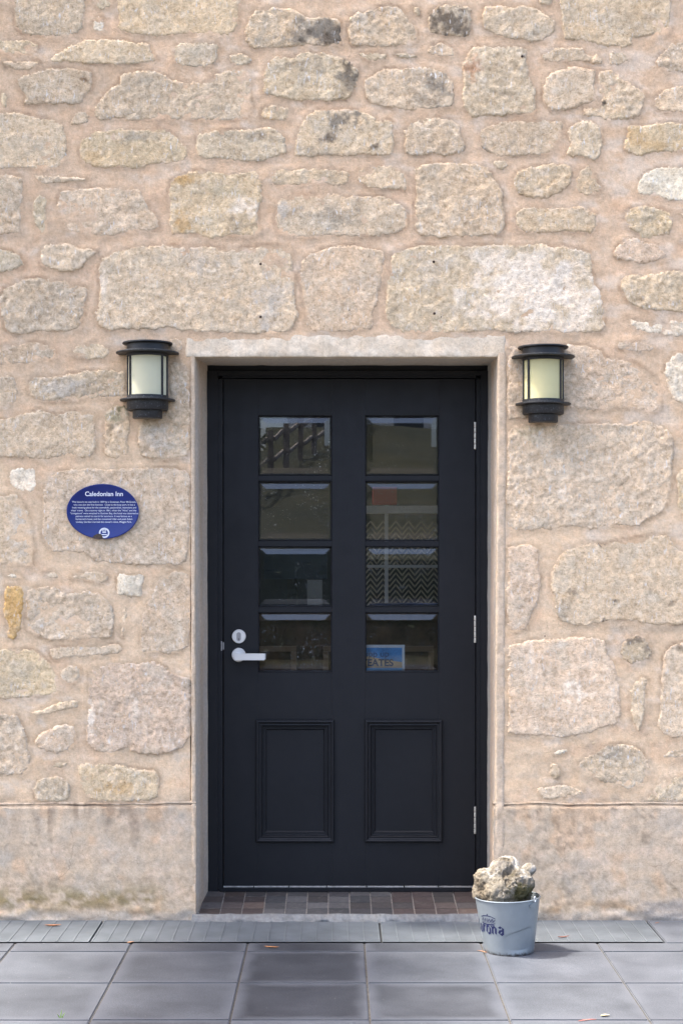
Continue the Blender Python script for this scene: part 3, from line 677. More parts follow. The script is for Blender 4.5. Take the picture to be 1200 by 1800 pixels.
# stiles, rails, bars
xs3 = ((393.5, 453.5), (583.5, 641.5), (771.5, 834.5))
for a, b in xs3: box_part('stile', a, 666, b, 1557, YD, YD + .045)
YR = YD + .0008
for py0, py1 in ((666.6, 729.5), (1182, 1268), (1477, 1556.5)):
    for a, b in ((453.6, 583.4), (641.6, 771.4)): box_part('rail', a, py0, b, py1, YR, YR + .043, bevel=.0012)
rows = ((730, 835), (846, 950), (961, 1066), (1077, 1181))
cols = ((454, 583), (642, 771))
for a, b in cols:
    for (r0, r1), (s0, s1) in zip(rows, rows[1:]): box_part('glazing_bar', a - .3, r1 + 1.2, b + .3, s0 - 1.2, YD + .004, YD + .04, bevel=.003)
YG = YD + .017
for a, b in cols:
    for r0, r1 in rows:
        bm = bmesh.new(); frame_prof(bm, a - 1, r0 - 1, b + 1, r1 + 1, [(0, YD + .006), (0.8, YD + .004), (1.8, YD + .0065), (2.6, YG + .004), (2.6, YG + .01)], YD)
        dpart('glazing_bead', bm, M_BLACK, 0)
        bm = bmesh.new()
        q = [(0, YG + .0056), (12.0, YG)]
        rg = []
        for ins, y in q:
            i = ins * (D + YD) / F
            x0, x1, z0, z1 = X(a + 1, YD) + i, X(b - 1, YD) - i, Z(r1 - 1, YD) + i, Z(r0 + 1, YD) - i
            rg.append([bm.verts.new(c) for c in ((x0, y, z0), (x1, y, z0), (x1, y, z1), (x0, y, z1))])
        bk = [bm.verts.new((v.co.x, YG + .011, v.co.z)) for v in rg[0]]
        for i in range(4):
            j = (i + 1) % 4
            bm.faces.new((rg[0][i], rg[0][j], rg[1][j], rg[1][i])); bm.faces.new((bk[i], bk[j], rg[0][j], rg[0][i]))
        bm.faces.new(rg[1]); bm.faces.new(list(reversed(bk)))
        # each pane sits a fraction out of true in its putty, as old glass does
        dx, dz = random.uniform(-.003, .003), random.uniform(-.003, .003)
        cx_, cz_ = X((a + b) / 2, YD), Z((r0 + r1) / 2, YD)
        for v in bm.verts: v.co.y += (v.co.x - cx_) * dx + (v.co.z - cz_) * dz
        dpart('glass_pane', bm, M_GLASS, 0)
for a, b in ((450, 587), (641, 777)):
    y = YD
    bm = bmesh.new()
    frame_prof(bm, a, 1265, b, 1480, [(0, y + .002), (0, y - .010), (1.2, y - .0145), (3.2, y - .0155), (5, y - .013), (5.6, y - .008), (7.2, y - .006), (9.5, y - .007), (11, y - .003), (12, y + .003), (14, y + .0035), (14.6, y + .008), (16.6, y + .008), (18.6, y + .0125), (19.2, y + .016)], y)
    dpart('panel_moulding', bm, M_BLACK, 0)
    box_part('panel', a + 15, 1280, b - 15, 1465, y + .014, y + .03, bevel=0)
# lever handle, lock, latch plate, hinges
def disc(bm, px, py, rpx, y0, y1, n=36, edge=.002):
    c = P(px, py, YD); r = rpx * (D + YD) / F
    rings = []
    for rr_, y in ((r, y1), (r, y0 + edge), (r - edge, y0)):
        rings.append([bm.verts.new((c.x + rr_ * math.cos(2*math.pi*i/n), y, c.z + rr_ * math.sin(2*math.pi*i/n))) for i in range(n)])
    for k in range(2):
        for i in range(n):
            j = (i + 1) % n; bm.faces.new((rings[k][i], rings[k][j], rings[k+1][j], rings[k+1][i]))
    bm.faces.new(rings[-1])
bm = bmesh.new(); disc(bm, 420, 1118.5, 12.3, YD - .009, YD); lock = dpart('lock', bm, M_STEEL, 0, True)
M_STEEL2 = simple('lock_core', (.36, .36, .38), .35, 1.0); M_DARK = simple('dark_hole', (.01, .01, .01), .6)
def sub(parent, name, bm, mat, smooth=True, bevel=0):
    o = bm_obj(name, bm, mat, None, smooth, None, bevel); o.parent = parent; o.matrix_parent_inverse = (parent.matrix_parent_inverse @ Matrix.Identity(4)).inverted() if False else Matrix.Identity(4); return o
bm = bmesh.new(); r = .0085
for dz, seg in ((.007, 1), (-.007, 1)):
    pass
c = P(420, 1119, YD); ring = []
for i in range(28):
    a = 2 * math.pi * i / 28; ring.append((c.x + r * math.cos(a), c.z + (.009 if math.sin(a) >= 0 else -.008) + r * math.sin(a)))
f0 = [bm.verts.new((x, YD - .011, z)) for x, z in ring]; f1 = [bm.verts.new((x, YD - .008, z)) for x, z in ring]
bm.faces.new(f0)
for i in range(28): bm.faces.new((f0[i], f0[(i+1) % 28], f1[(i+1) % 28], f1[i]))
sub(lock, 'lock_cylinder', bm, M_STEEL2)
bm = bmesh.new(); add_box(bm, c.x - .0012, c.x + .0012, YD - .0116, YD - .0105, c.z - .014, c.z - .006); sub(lock, 'keyhole', bm, M_DARK, False)
hd = bmesh.new(); disc(hd, 419.6, 1151, 12.3, YD - .009, YD); hnd = dpart('lever_handle', hd, M_STEEL, 0, True)
bm = bmesh.new()
z0, z1 = Z(1158.8, YD), Z(1147.2, YD); yf = YD - .062
add_box(bm, X(414, YD), X(466, YD), yf, yf + .010, z0, z1)
add_box(bm, X(462, YD), X(467.5, YD), yf + .0102, YD - .014, z0 + .002, z1 - .002)
sub(hnd, 'lever', bm, M_STEEL, True, .0016)
bm = bmesh.new(); add_box(bm, X(415, YD), X(424, YD), yf + .0103, YD - .0088, (z0 + z1) / 2 - .01, (z0 + z1) / 2 + .01); sub(hnd, 'lever_neck', bm, M_STEEL, True, .004)
box_part('latch_plate', 388.6, 1127, 390.6, 1144, YB + .0105, YB + .014, M_STEEL2, .0004); box_part('latch_plate', 391.7, 1129, 393.8, 1142, YD - .004, YD + .004, M_STEEL2, .0004)
M_HINGE = simple('hinge_metal', (.62, .58, .50), .42, .75, 80, .2)
for y0 in (742, 1082, 1418):
    px = 834.7
    hb = bmesh.new(); pbox(hb, px - 2, y0, px + 2, y0 + 48, YD - .001, YD + .003); hg = dpart('hinge', hb, M_BLACK, 0)
    for k in range(5):
        bm = bmesh.new(); a0, a1 = y0 + k * 9.7, y0 + k * 9.7 + 8.9
        m4 = Matrix.Translation(P(px, (a0 + a1) / 2, YD - .003))
        bmesh.ops.create_cone(bm, cap_ends=True, segments=12, radius1=.0056, radius2=.0056, depth=(a1 - a0) * (D + YD) / F, matrix=m4)
        sub(hg, 'hinge_knuckle', bm, M_HINGE, True, .0006)
# bottom of the door: weather strip and threshold
yt = YD - .004
pxs = 393.0
for seg in (54, 62, 66, 70, 66, 60, 62):
    if pxs >= 834: break
    e = min(pxs + seg - 2.0, 834); box_part('weather_strip', pxs, 1557.6, e, 1560.6 + random.uniform(-.4, .6), yt, yt + .03, M_ALU, .001); pxs += seg
bm = bmesh.new(); pbox(bm, 384, 1561.2, 843, 1565.5, YB + .004, YB + .1); dpart('threshold', bm, M_BLACK, .002)
bm = bmesh.new(); pbox(bm, 386, 1565.0, 842, 1567.4, YB - .012, YB + .05); dpart('threshold_bar', bm, M_BLACK, .002)

# ------------------------------------------------------------------ tiled doorstep
M_TILE, n_, l_, b_ = mat_new('clay_tile'); oi = n_.new('ShaderNodeObjectInfo'); pz = wpos(n_)
cc = mix(n_, l_, oi.outputs['Color'], ramp(n_, l_, noise(n_, l_, pz, 60, 5, .65), .3, .7, (.72,)*3, (1.3,)*3), 1.0, 'MULTIPLY')
cc = mix(n_, l_, cc, (.30, .27, .23), ramp(n_, l_, noise(n_, l_, pz, 26, 5, .7), .56, .8, (0,)*3, (.4,)*3)); l_.new(cc, b_.inputs['Base Color']); b_.inputs['Roughness'].default_value = .6
bump(n_, l_, b_, noise(n_, l_, pz, 120, 4), .0008)
M_GROUT = simple('grout', (.30, .27, .235), .9, 0, 70, .3, 200, .001)
ZG = -.012                                                  # pavement level
step = empty('tiled_doorstep', 'doorstep of small brown and grey tiles under the black door', 'doorstep', (X(610), .15, 0))
zf, zb = .006, .030
def zs(y): return zf + (zb - zf) * y / YB
xl, xr = X(347.5), X(868)
bm = bmesh.new()
A = [(xl - .01, -.012, ZG), (xr + .01, -.012, ZG), (xr + .01, -.010, zs(0) - .004), (xl - .01, -.010, zs(0) - .004), (xl + .0, YB + .06, zs(YB + .06) - .004), (xr, YB + .06, zs(YB + .06) - .004)]
v = [bm.verts.new(a) for a in A]; bm.faces.new((v[0], v[1], v[2], v[3])); bm.faces.new((v[3], v[2], v[5], v[4]))
o = bm_obj('bed', bm, M_GROUT); o.parent = step; o.matrix_parent_inverse = Matrix.Translation(-step.location)
TC = [tuple(1.0 * q for q in t_) for t_ in [(.050,.046,.046), (.070,.052,.046), (.068,.066,.065), (.095,.074,.064), (.085,.08,.076), (.045,.045,.047), (.098,.070,.055), (.072,.063,.058)]]
pitch = .0812; x = X(387) - pitch; tile_me = None; col_i = 0
rowsy = [(-.004, .074), (.080, .152), (.158, .230), (.236, .296)]
while x < xr - .012:
    x1_ = min(x + pitch - .0050, xr - .003); x0_ = max(x, xl + .004)
    base_c = 1.0
    for ri, (ya, yb) in enumerate(rowsy):
        bm = bmesh.new(); dz = random.uniform(-.0006, .0006)
        tw = random.uniform(-.001, .001)
        pts = [(x0_ + tw, ya), (x1_ + tw, ya), (x1_, yb), (x0_, yb)]
        lo = [bm.verts.new((a, b, zs(b) - .008)) for a, b in pts]; hi = [bm.verts.new((a, b, zs(b) + .0012 + dz)) for a, b in pts]
        bm.faces.new(hi)
        for i in range(4): bm.faces.new((lo[i], lo[(i+1) % 4], hi[(i+1) % 4], hi[i]))
        o = bm_obj('tile', bm, M_TILE, None, False, None, .0012, 1); o.parent = step; o.matrix_parent_inverse = Matrix.Translation(-step.location)
        frac = (x - xl) / (xr - xl)
        if frac < .15 or frac > .62: c = random.choice([TC[1], TC[3], TC[6], TC[7], TC[1]])
        else: c = random.choice([TC[0], TC[2], TC[4], TC[5], TC[7]])
        bv = random.uniform(.65, 1.35); o.color = (*[q * bv for q in c], 1)
    x += pitch
# smear of cement along the front of the step
xs = np.linspace(xl - .02, xr + .02, 160); vv = []; ff = []
for i, xx in enumerate(xs):
    nz = n1(xx * 14, 1, 3); nz2 = n1(xx * 30, 4, 5)
    vv += [(xx, .008 + .010 * nz2, zs(.01) + .0012), (xx, -.012 + .004 * nz, zs(0) + .004 + .002 * nz2), (xx, -.030 - .008 * nz, ZG + .008), (xx, -.040 - .010 * nz2, ZG - .004)]
    if i: a = (i - 1) * 4; ff += [(a + k, a + 4 + k, a + 5 + k, a + 1 + k) for k in range(3)]
cemc = np.tile(np.array((.165, .17, .172)), (len(vv), 1)) * (1 + .25 * rng.standard_normal((len(vv), 1)).clip(-1, 1) * .5)
o = mesh_obj('cement_fillet', vv, ff, M_RENDER, None, True, cemc); o.parent = step; o.matrix_parent_inverse = Matrix.Translation(-step.location)

# ------------------------------------------------------------------ pavement
def pave_mat(name):
    m, n, l, b = mat_new(name)
    oi = n.new('ShaderNodeObjectInfo'); tc = n.new('ShaderNodeTexCoord'); p = wpos(n)
    c = mix(n, l, oi.outputs['Color'], ramp(n, l, noise(n, l, p, 5, 5, .6), .3, .72, (.72,)*3, (1.32, 1.3, 1.27)), 1.0, 'MULTIPLY')
    c = mix(n, l, c, ramp(n, l, noise(n, l, p, 240, 3, .6), .35, .65, (.7,)*3, (1.32,)*3), .9, 'MULTIPLY')
    # pale bloom along the paver's own edges
    sx = n.new('ShaderNodeSeparateXYZ'); l.new(tc.outputs['Generated'], sx.inputs[0])
    def edge(s):
        a = n.new('ShaderNodeMath'); a.operation = 'SUBTRACT'; l.new(s, a.inputs[0]); a.inputs[1].default_value = .5
        q = n.new('ShaderNodeMath'); q.operation = 'ABSOLUTE'; l.new(a.outputs[0], q.inputs[0]); return q.outputs[0]
    mx = n.new('ShaderNodeMath'); mx.operation = 'MAXIMUM'; l.new(edge(sx.outputs[0]), mx.inputs[0]); l.new(edge(sx.outputs[1]), mx.inputs[1])
    ad = n.new('ShaderNodeMath'); ad.operation = 'MULTIPLY_ADD'; l.new(noise(n, l, p, 9, 4, .6), ad.inputs[0]); ad.inputs[1].default_value = .16; l.new(mx.outputs[0], ad.inputs[2])
    e = ramp(n, l, ad.outputs[0], .47, .59, (0,)*3, (.8,)*3)
    c = mix(n, l, c, (.095, .102, .115), e)
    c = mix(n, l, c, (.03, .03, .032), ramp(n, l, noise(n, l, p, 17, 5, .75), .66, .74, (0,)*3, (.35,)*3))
    c = mix(n, l, c, (.22, .22, .21), ramp(n, l, noise(n, l, p, 95, 2, .5), .745, .775))
    l.new(c, b.inputs['Base Color']); b.inputs['Roughness'].default_value = .55; b.inputs['Specular IOR Level'].default_value = .35
    bump(n, l, b, noise(n, l, p, 260, 3), .0007)
    return m
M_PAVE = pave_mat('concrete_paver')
M_SAND = simple('joint_sand', (.085, .075, .06), .95, 0, 90, .5, 200, .002)
bm = bmesh.new(); v = [bm.verts.new(c) for c in ((-6, -5.2, ZG - .005), (6, -5.2, ZG - .010), (6, -.36, ZG - .005), (-6, -.36, ZG - .005))]; bm.faces.new(v)
pav = bm_obj('pavement', bm, M_SAND); tag(pav, kind='structure')
def paver_mesh(wx, wy, nm):
    bm = bmesh.new(); add_box(bm, -wx/2, wx/2, -wy/2, wy/2, -.03, 0)
    bmesh.ops.bevel(bm, geom=[e for e in bm.edges if all(v.co.z > -.001 for v in e.verts)], offset=.003, segments=2, affect='EDGES')
    bmesh.ops.recalc_face_normals(bm, faces=bm.faces)
    me = bpy.data.meshes.new(nm); bm.to_mesh(me); bm.free(); me.materials.append(M_PAVE); return me
PW = .408; X0 = -.718; YS = -.362; YL = -.484
me_full = paver_mesh(PW - .0045, PW - .0045, 'paver'); me_cut = paver_mesh(PW - .0045, YS - YL - .004, 'paver'); me_wall = paver_mesh(PW - .007, .345, 'paver')
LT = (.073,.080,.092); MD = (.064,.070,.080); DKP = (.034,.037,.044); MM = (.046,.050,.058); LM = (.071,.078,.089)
tone = {(-1,0):MD,(0,0):MM,(1,0):DKP,(2,0):MM,(3,0):LM,(4,0):LM, (-2,1):MD,(-1,1):LM,(0,1):MD,(1,1):DKP,(2,1):MD,(3,1):LT,(4,1):LT,(-2,2):MD,(-1,2):MD,(0,2):MD,(1,2):DKP,(2,2):MM,(3,2):LM,(4,2):LT}  # middle columns darker: the paving's soft shade is put into these tones
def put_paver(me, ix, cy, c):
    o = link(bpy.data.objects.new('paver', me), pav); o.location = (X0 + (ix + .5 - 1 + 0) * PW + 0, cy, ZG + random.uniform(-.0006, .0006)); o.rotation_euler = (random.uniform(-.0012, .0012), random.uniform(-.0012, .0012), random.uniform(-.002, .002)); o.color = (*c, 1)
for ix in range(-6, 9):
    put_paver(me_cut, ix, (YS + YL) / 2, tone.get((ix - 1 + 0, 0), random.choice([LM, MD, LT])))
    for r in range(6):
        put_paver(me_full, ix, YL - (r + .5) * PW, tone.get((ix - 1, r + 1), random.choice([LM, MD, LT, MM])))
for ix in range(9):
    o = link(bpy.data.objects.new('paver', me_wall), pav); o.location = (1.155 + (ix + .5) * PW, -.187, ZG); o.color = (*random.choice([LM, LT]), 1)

# drain grates along the wall
M_GALV, n_, l_, b_ = mat_new('galvanised_steel'); pz = wpos(n_)
l_.new(mix(n_, l_, ramp(n_, l_, noise(n_, l_, pz, 7, 5, .6), .3, .7, (.10, .113, .122), (.165, .182, .195)), (.17, .15, .13), ramp(n_, l_, noise(n_, l_, pz, 34, 5, .7), .62, .82, (0,)*3, (.7,)*3)), b_.inputs['Base Color'])
b_.inputs['Metallic'].default_value = .35; b_.inputs['Roughness'].default_value = .55
M_PIT = simple('drain_pit', (.05, .052, .05), .9)
me_bar = me_rod = None
GR_Y0, GR_Y1 = -.356, -.018
lab = ['steel drain grate at the foot of the plinth under the blue plaque', 'steel drain grate across the front of the tiled doorstep', 'steel drain grate running behind the metal bucket', 'steel drain grate beyond the far side of the plinth']
for gi, (gx0, gx1) in enumerate(((-1.895, -.872), (-.864, .155), (.163, 1.148), (-2.92, -1.903))):
    gr_ = empty('drain_grate', lab[gi], 'drain grate', ((gx0 + gx1) / 2, (GR_Y0 + GR_Y1) / 2, ZG), 'drain grates along the wall')
    Lx = gx1 - gx0
    bm = bmesh.new(); add_box(bm, -Lx/2, Lx/2, GR_Y0 + .187, GR_Y0 + .191, -.012, .001)
    for yb in (GR_Y0, GR_Y1 - .005): add_box(bm, -Lx/2, Lx/2, yb - (GR_Y0 + GR_Y1) / 2, yb + .005 - (GR_Y0 + GR_Y1) / 2, -.02, .001)
    for xb in (-Lx/2, Lx/2 - .005): add_box(bm, xb, xb + .005, GR_Y0 + .0052 - (GR_Y0 + GR_Y1) / 2, GR_Y1 - .0052 - (GR_Y0 + GR_Y1) / 2, -.02, .001)
    bm_obj('frame', bm, M_GALV, gr_)
    bm = bmesh.new(); y = GR_Y0 + .009
    while y < GR_Y1 - .010:
        yc = y - (GR_Y0 + GR_Y1) / 2; add_box(bm, -Lx/2 + .0055, Lx/2 - .0055, yc, yc + .0095, -.012, 0); y += .0118
    tag(bm_obj('bearing_bars', bm, M_GALV, gr_), kind='stuff')
    nr = int(Lx / .054)
    for k in range(1, nr):
        xx = -Lx/2 + k * Lx / nr
        if gi == 0 and False: pass
        bm = bmesh.new(); add_box(bm, xx - .0024, xx + .0024, GR_Y0 + .0055 - (GR_Y0 + GR_Y1) / 2, GR_Y1 - .0055 - (GR_Y0 + GR_Y1) / 2, -.011, .0018)
        bm_obj('cross_bar', bm, M_GALV, gr_)
bm = bmesh.new(); v = [bm.verts.new(c) for c in ((-3, GR_Y0 - .004, ZG - .009), (1.152, GR_Y0 - .004, ZG - .009), (1.152, .0, ZG - .009), (-3, 0, ZG - .009))]; bm.faces.new(v)
bm_obj('drain_channel', bm, M_PIT, pav)

# ------------------------------------------------------------------ wall lamps
M_LBLACK, n_, l_, b_ = mat_new('lamp_black_paint'); pz = wpos(n_)
l_.new(mix(n_, l_, (.012, .012, .013), (.20, .22, .25), ramp(n_, l_, noise(n_, l_, pz, 150, 5, .75), .57, .70, (0,)*3, (.7,)*3)), b_.inputs['Base Color']); b_.inputs['Roughness'].default_value = .5
M_LCLEAN = simple('lamp_black_clean', (.012, .012, .013), .5, 0, 60, .3)
def lamp_glass(name, c):
    m, n, l, b = mat_new(name); tcn = wpos(n)
    l.new(ramp(n, l, noise(n, l, tcn, 16, 4, .6), .3, .75, tuple(q * .95 for q in c), c), b.inputs['Base Color'])
    b.inputs['Roughness'].default_value = .7; b.inputs['Specular IOR Level'].default_value = .2; b.inputs['Subsurface Weight'].default_value = .3; b.inputs['Subsurface Radius'].default_value = (.02, .02, .015)
    return m
def wall_lamp(pxc, dpy, label, gcol):
    ly = -.034; sc = (D + ly) / F
    xc = X(pxc, ly); z = lambda py: Z(py + dpy, ly)
    zbase = z(736)
    L = empty('wall_lamp', label, 'wall lamp', (xc, 0, zbase), 'wall lamps beside the door')
    A = math.radians(116)
    R = 36.5 * sc; n = 40
    def ring(name, prof, mat):
        bm = bmesh.new()
        lathe(bm, [(r, zz - zbase) for r, zz in prof], n, -A, A, 0, ly)
        return bm_obj(name, bm, mat, L, True)
    t = .0028
    def disc_prof(r_out, za, zb, r_in=.004): return [(r_in, za), (r_out - .0015, za), (r_out, za - .001), (r_out, zb + .001), (r_out - .0015, zb), (r_in, zb)]
    ring('cap', disc_prof(44 * sc, z(602.5), z(605.5)), M_LCLEAN)
    ring('collar', [(.004, z(605.6)), (R, z(605.6)), (R, z(619.4)), (.004, z(619.4))], M_LCLEAN)
    ring('upper_flange', disc_prof(55.3 * sc, z(619.5), z(622.2)), M_LBLACK)
    ring('top_ring', [(R - .006, z(622.4)), (R, z(622.4)), (R, z(627.6)), (R - .006, z(627.6)), (R-.006, z(622.4))], M_LCLEAN)
    ring('bottom_ring', [(R - .006, z(696)), (R, z(696)), (R, z(702)), (R - .006, z(702)), (R-.006, z(696))], M_LBLACK)
    ring('lower_flange', disc_prof(48.5 * sc, z(702.2), z(705)), M_LBLACK)
    ring('base', [(.004, z(705.1)), (R, z(705.1)), (R - .0005, z(720)), (R - .003, z(721.5)), (.004, z(721.5))], M_LBLACK)
    ring('lower_collar', [(.004, z(721.6)), (26 * sc, z(721.6)), (26 * sc, z(734.5)), (25 * sc, z(735.8)), (.004, z(735.8))], M_LBLACK)
    ring('shade_glass', [(.01, z(624)), (R - .007, z(624)), (R - .007, z(700)), (.01, z(700))], gcol)
    for ad in (-88, -54, 54, 88):
        a = math.radians(ad); bm = bmesh.new()
        bmesh.ops.create_cube(bm, size=1, matrix=Matrix.Translation((R * .955 * math.sin(a), ly - R * .955 * math.cos(a), (z(627) + z(697)) / 2 - zbase)) @ Matrix.Rotation(a, 4, 'Z') @ Matrix.Diagonal((.0085, .005, z(626.5) - z(697), 1)))
        bm_obj('bar', bm, M_LBLACK, L, False, None, .0008, 1)
    bm = bmesh.new(); add_box(bm, -R * .9, R * .9, ly + .012, .012, z(722) - zbase, z(606) - zbase); bm_obj('back_plate', bm, M_LCLEAN, L)
    return L
wall_lamp(259.7, 0, 'black lamp with dull grey-cream glass, above the blue plaque', lamp_glass('frosted_glass_grey', (.58, .55, .38)))
wall_lamp(953.8, 7, 'black lamp with yellowed glass, on the hinge side of the door', lamp_glass('frosted_glass_yellow', (.60, .545, .30)))

# ------------------------------------------------------------------ text helper
def text_mesh(body, size, align='CENTER', offset=0.0, spacing=1.0):
    cu = bpy.data.curves.new('t', 'FONT'); cu.body = body; cu.size = size; cu.align_x = align; cu.offset = offset; cu.space_character = spacing
    o = bpy.data.objects.new('t', cu); COL.objects.link(o)
    bpy.context.view_layer.update()
    dg = bpy.context.evaluated_depsgraph_get(); me = bpy.data.meshes.new_from_object(o.evaluated_get(dg))
    bpy.data.objects.remove(o); bpy.data.curves.remove(cu); return me
def text_obj(name, body, width, at_px, at_py, y, mat, parent, offset=0.0, maxh=None, squash=1.0):
    me = text_mesh(body, .1, 'CENTER', offset)
    xs_ = [v.co.x for v in me.vertices]; wd = max(xs_) - min(xs_); k = width / wd; mid = (max(xs_) + min(xs_)) / 2
    for v in me.vertices: v.co = Vector(((v.co.x - mid) * k, 0, v.co.y * k * squash))
    me.materials.append(mat); me.update()
    o = bpy.data.objects.new(name, me); COL.objects.link(o); o.location = P(at_px, at_py, y)
    if parent is not None: o.parent = parent; o.matrix_parent_inverse = Matrix.Translation(-parent.location)
    return o

# ------------------------------------------------------------------ blue plaque
M_BLUE, n_, l_, b_ = mat_new('blue_enamel'); pz = wpos(n_)
l_.new(ramp(n_, l_, noise(n_, l_, pz, 14, 4, .6), .3, .75, (.006, .016, .115), (.010, .024, .155)), b_.inputs['Base Color']); b_.inputs['Roughness'].default_value = .35; b_.inputs['Specular IOR Level'].default_value = .35
M_WHITE = simple('white_print', (.62, .64, .70), .4); M_CHIP = simple('chipped_enamel', (.06, .04, .028), .8, 0, 120, .4)
yp = -.017
plq = empty('plaque', 'oval dark blue plaque with white lettering on a big pale stone', 'plaque', P(181, 899, yp))
def ell(px, py, rx, ry, y, n=72, rot=0.0):
    c = P(px, py, y); sc = (D + y) / F; out = []
    for i in range(n):
        a = 2 * math.pi * i / n; ex, ez = rx * sc * math.cos(a), ry * sc * math.sin(a)
        out.append((c.x + ex * math.cos(rot) - ez * math.sin(rot), y, c.z + ex * math.sin(rot) + ez * math.cos(rot)))
    return out
def kid(o, par): o.parent = par; o.matrix_parent_inverse = Matrix.Translation(-par.location); return o
bm = bmesh.new(); rings = []
for rx, ry, y in ((63.6, 48.4, -.004), (63.6, 48.4, yp + .0005), (63.0, 47.8, yp), (61.2, 46, yp), (60.6, 45.4, yp + .0007)): rings.append([bm.verts.new(c) for c in ell(181, 899, rx, ry, y, rot=-.012)])
for k in range(4):
    for i in range(72): bm.faces.new((rings[k][i], rings[k][(i+1) % 72], rings[k+1][(i+1) % 72], rings[k+1][i]))
bm.faces.new(rings[-1]); kid(bm_obj('board', bm, M_BLUE, None, True), plq)
yt_ = yp - .0004; scp = (D + yp) / F
text_obj('title_lettering', 'Caledonian Inn', 66.5 * scp, 183.2, 871.8, yt_, M_WHITE, plq, .0016)
body = [('This historic inn was built in 1859 by a Scotsman, Peter McQueen,', 112.5, 183.4), ('who was also the first licensee.  Close to the busy port, it was a', 108, 183.5), ('lively meeting-place for the townsfolk, pastoralists, teamsters and', 112.5, 183.5), ('ships\' crews.  On a stormy night in 1861, when the "Alma" and the', 114.5, 182.8), ('"Livingstone" were wrecked in Guichen Bay, the hotel was deserted as', 119.5, 183.7), ('patrons rushed to search for survivors. It was famous as a', 98.5, 182.8), ("horsemen's hotel, and the renowned rider and poet Adam", 99.5, 183.3), ("Lindsay Gordon married the owner's niece, Maggie Park.", 97.5, 183)]
for k, (tx, wd, cxp) in enumerate(body): text_obj('text_line', tx, wd * scp, cxp, 883.6 + k * 5.03, yt_, M_WHITE, plq, .0006)
bm = bmesh.new(); o0 = ell(183.6, 936.7, 9.3, 9, yt_); i0 = ell(183.6, 936.7, 6.6, 6.3, yt_)
a_ = [bm.verts.new(c) for c in o0]; b2_ = [bm.verts.new(c) for c in i0]
for i in range(72): bm.faces.new((a_[i], a_[(i+1) % 72], b2_[(i+1) % 72], b2_[i]))
def prect(bm, px0, py0, px1, py1, y):
    bm.faces.new([bm.verts.new(c) for c in (P(px0, py1, y), P(px1, py1, y), P(px1, py0, y), P(px0, py0, y))])
prect(bm, 180.4, 934.2, 187, 936.4, yt_ - .0001); prect(bm, 178.5, 938.8, 188.4, 940.6, yt_ - .0001); prect(bm, 181.2, 931.5, 186.0, 932.4, yt_ - .0001)
bm.faces.new([bm.verts.new(c) for c in (P(179.6, 932.6, yt_), P(183.6, 928.4, yt_), P(187.6, 932.6, yt_), P(186.4, 933.4, yt_), P(183.6, 930.6, yt_), P(180.8, 933.4, yt_))])
kid(bm_obj('emblem', bm, M_WHITE), plq)
bm = bmesh.new(); bm.faces.new([bm.verts.new(P(a, b, yt_ - .0004)) for a, b in ((162.5, 944.8), (166, 941.2), (170.5, 938.6), (176, 938.2), (179.5, 940), (180.4, 943.4), (182.4, 946.9), (174, 946.7), (168, 945.8))]); kid(bm_obj('chipped_patch', bm, M_CHIP), plq)

# ------------------------------------------------------------------ bucket and the rock in it
M_TIN, n_, l_, b_ = mat_new('bucket_tin'); pz = wpos(n_)
tc = n_.new('ShaderNodeTexCoord'); sx = n_.new('ShaderNodeSeparateXYZ'); l_.new(tc.outputs['Object'], sx.inputs[0])
ad = n_.new('ShaderNodeMath'); ad.operation = 'MULTIPLY_ADD'; l_.new(noise(n_, l_, pz, 90, 5, .7), ad.inputs[0]); ad.inputs[1].default_value = -.03; l_.new(sx.outputs[2], ad.inputs[2])
ad2 = n_.new('ShaderNodeMath'); ad2.operation = 'ADD'; ad2.inputs[1].default_value = .1; l_.new(ad.outputs[0], ad2.inputs[0])
rust = ramp(n_, l_, ad2.outputs[0], .0865, .0965, (1,)*3, (0,)*3)
bc = ramp(n_, l_, noise(n_, l_, pz, 11, 4, .6), .3, .7, (.245, .275, .29), (.295, .33, .345))
l_.new(mix(n_, l_, bc, (.045, .04, .038), rust), b_.inputs['Base Color']); b_.inputs['Metallic'].default_value = .45; b_.inputs['Roughness'].default_value = .34
bump(n_, l_, b_, noise(n_, l_, pz, 18, 3), .0012)
BX, BY, BR0, BR1, BH = .594, -.475, .0845, .1115, .187
bk = empty('bucket', 'dented galvanised bucket with a dark blue beer logo holding a rock', 'bucket', (BX, BY, ZG))
def bucket_surf(th, t):                                       # t 0..1 up; th 0 faces the camera
    r = BR0 + (BR1 - BR0) * t
    # a fold knocked into the front of the tin
    # a fold knocked into the front of the tin
    fu = math.exp(-((th - .28) / .42) ** 4); crease = .40 + .13 * (th - .1)
    fv = max(0, min(1, (t - .03) / .30)) * max(0, min(1, (crease - t) / .10 + .5))
    r -= .017 * fu * fv
    r *= 1 + .010 * math.sin(2 * th + .6) * t
    z = BH * t + .004 * t * math.sin(th + .5)
    return Vector((r * math.sin(th) - .006 * t, -r * math.cos(th), z))
bm = bmesh.new(); NT, NV = 120, 44
g = [[bm.verts.new(bucket_surf(-math.pi + 2 * math.pi * i / NT, j / NV)) for i in range(NT)] for j in range(NV + 1)]
for j in range(NV):
    for i in range(NT): bm.faces.new((g[j][i], g[j][(i+1) % NT], g[j+1][(i+1) % NT], g[j+1][i]))
gi_ = [[bm.verts.new((v.co.x * .985, v.co.y * .985, v.co.z)) for v in g[j]] for j in (NV, 4)]
for i in range(NT):
    bm.faces.new((g[NV][i], g[NV][(i+1) % NT], gi_[0][(i+1) % NT], gi_[0][i])); bm.faces.new((gi_[0][i], gi_[0][(i+1) % NT], gi_[1][(i+1) % NT], gi_[1][i]))
bm.faces.new([gi_[1][i] for i in range(NT)]); bm.faces.new([g[0][i] for i in reversed(range(NT))])
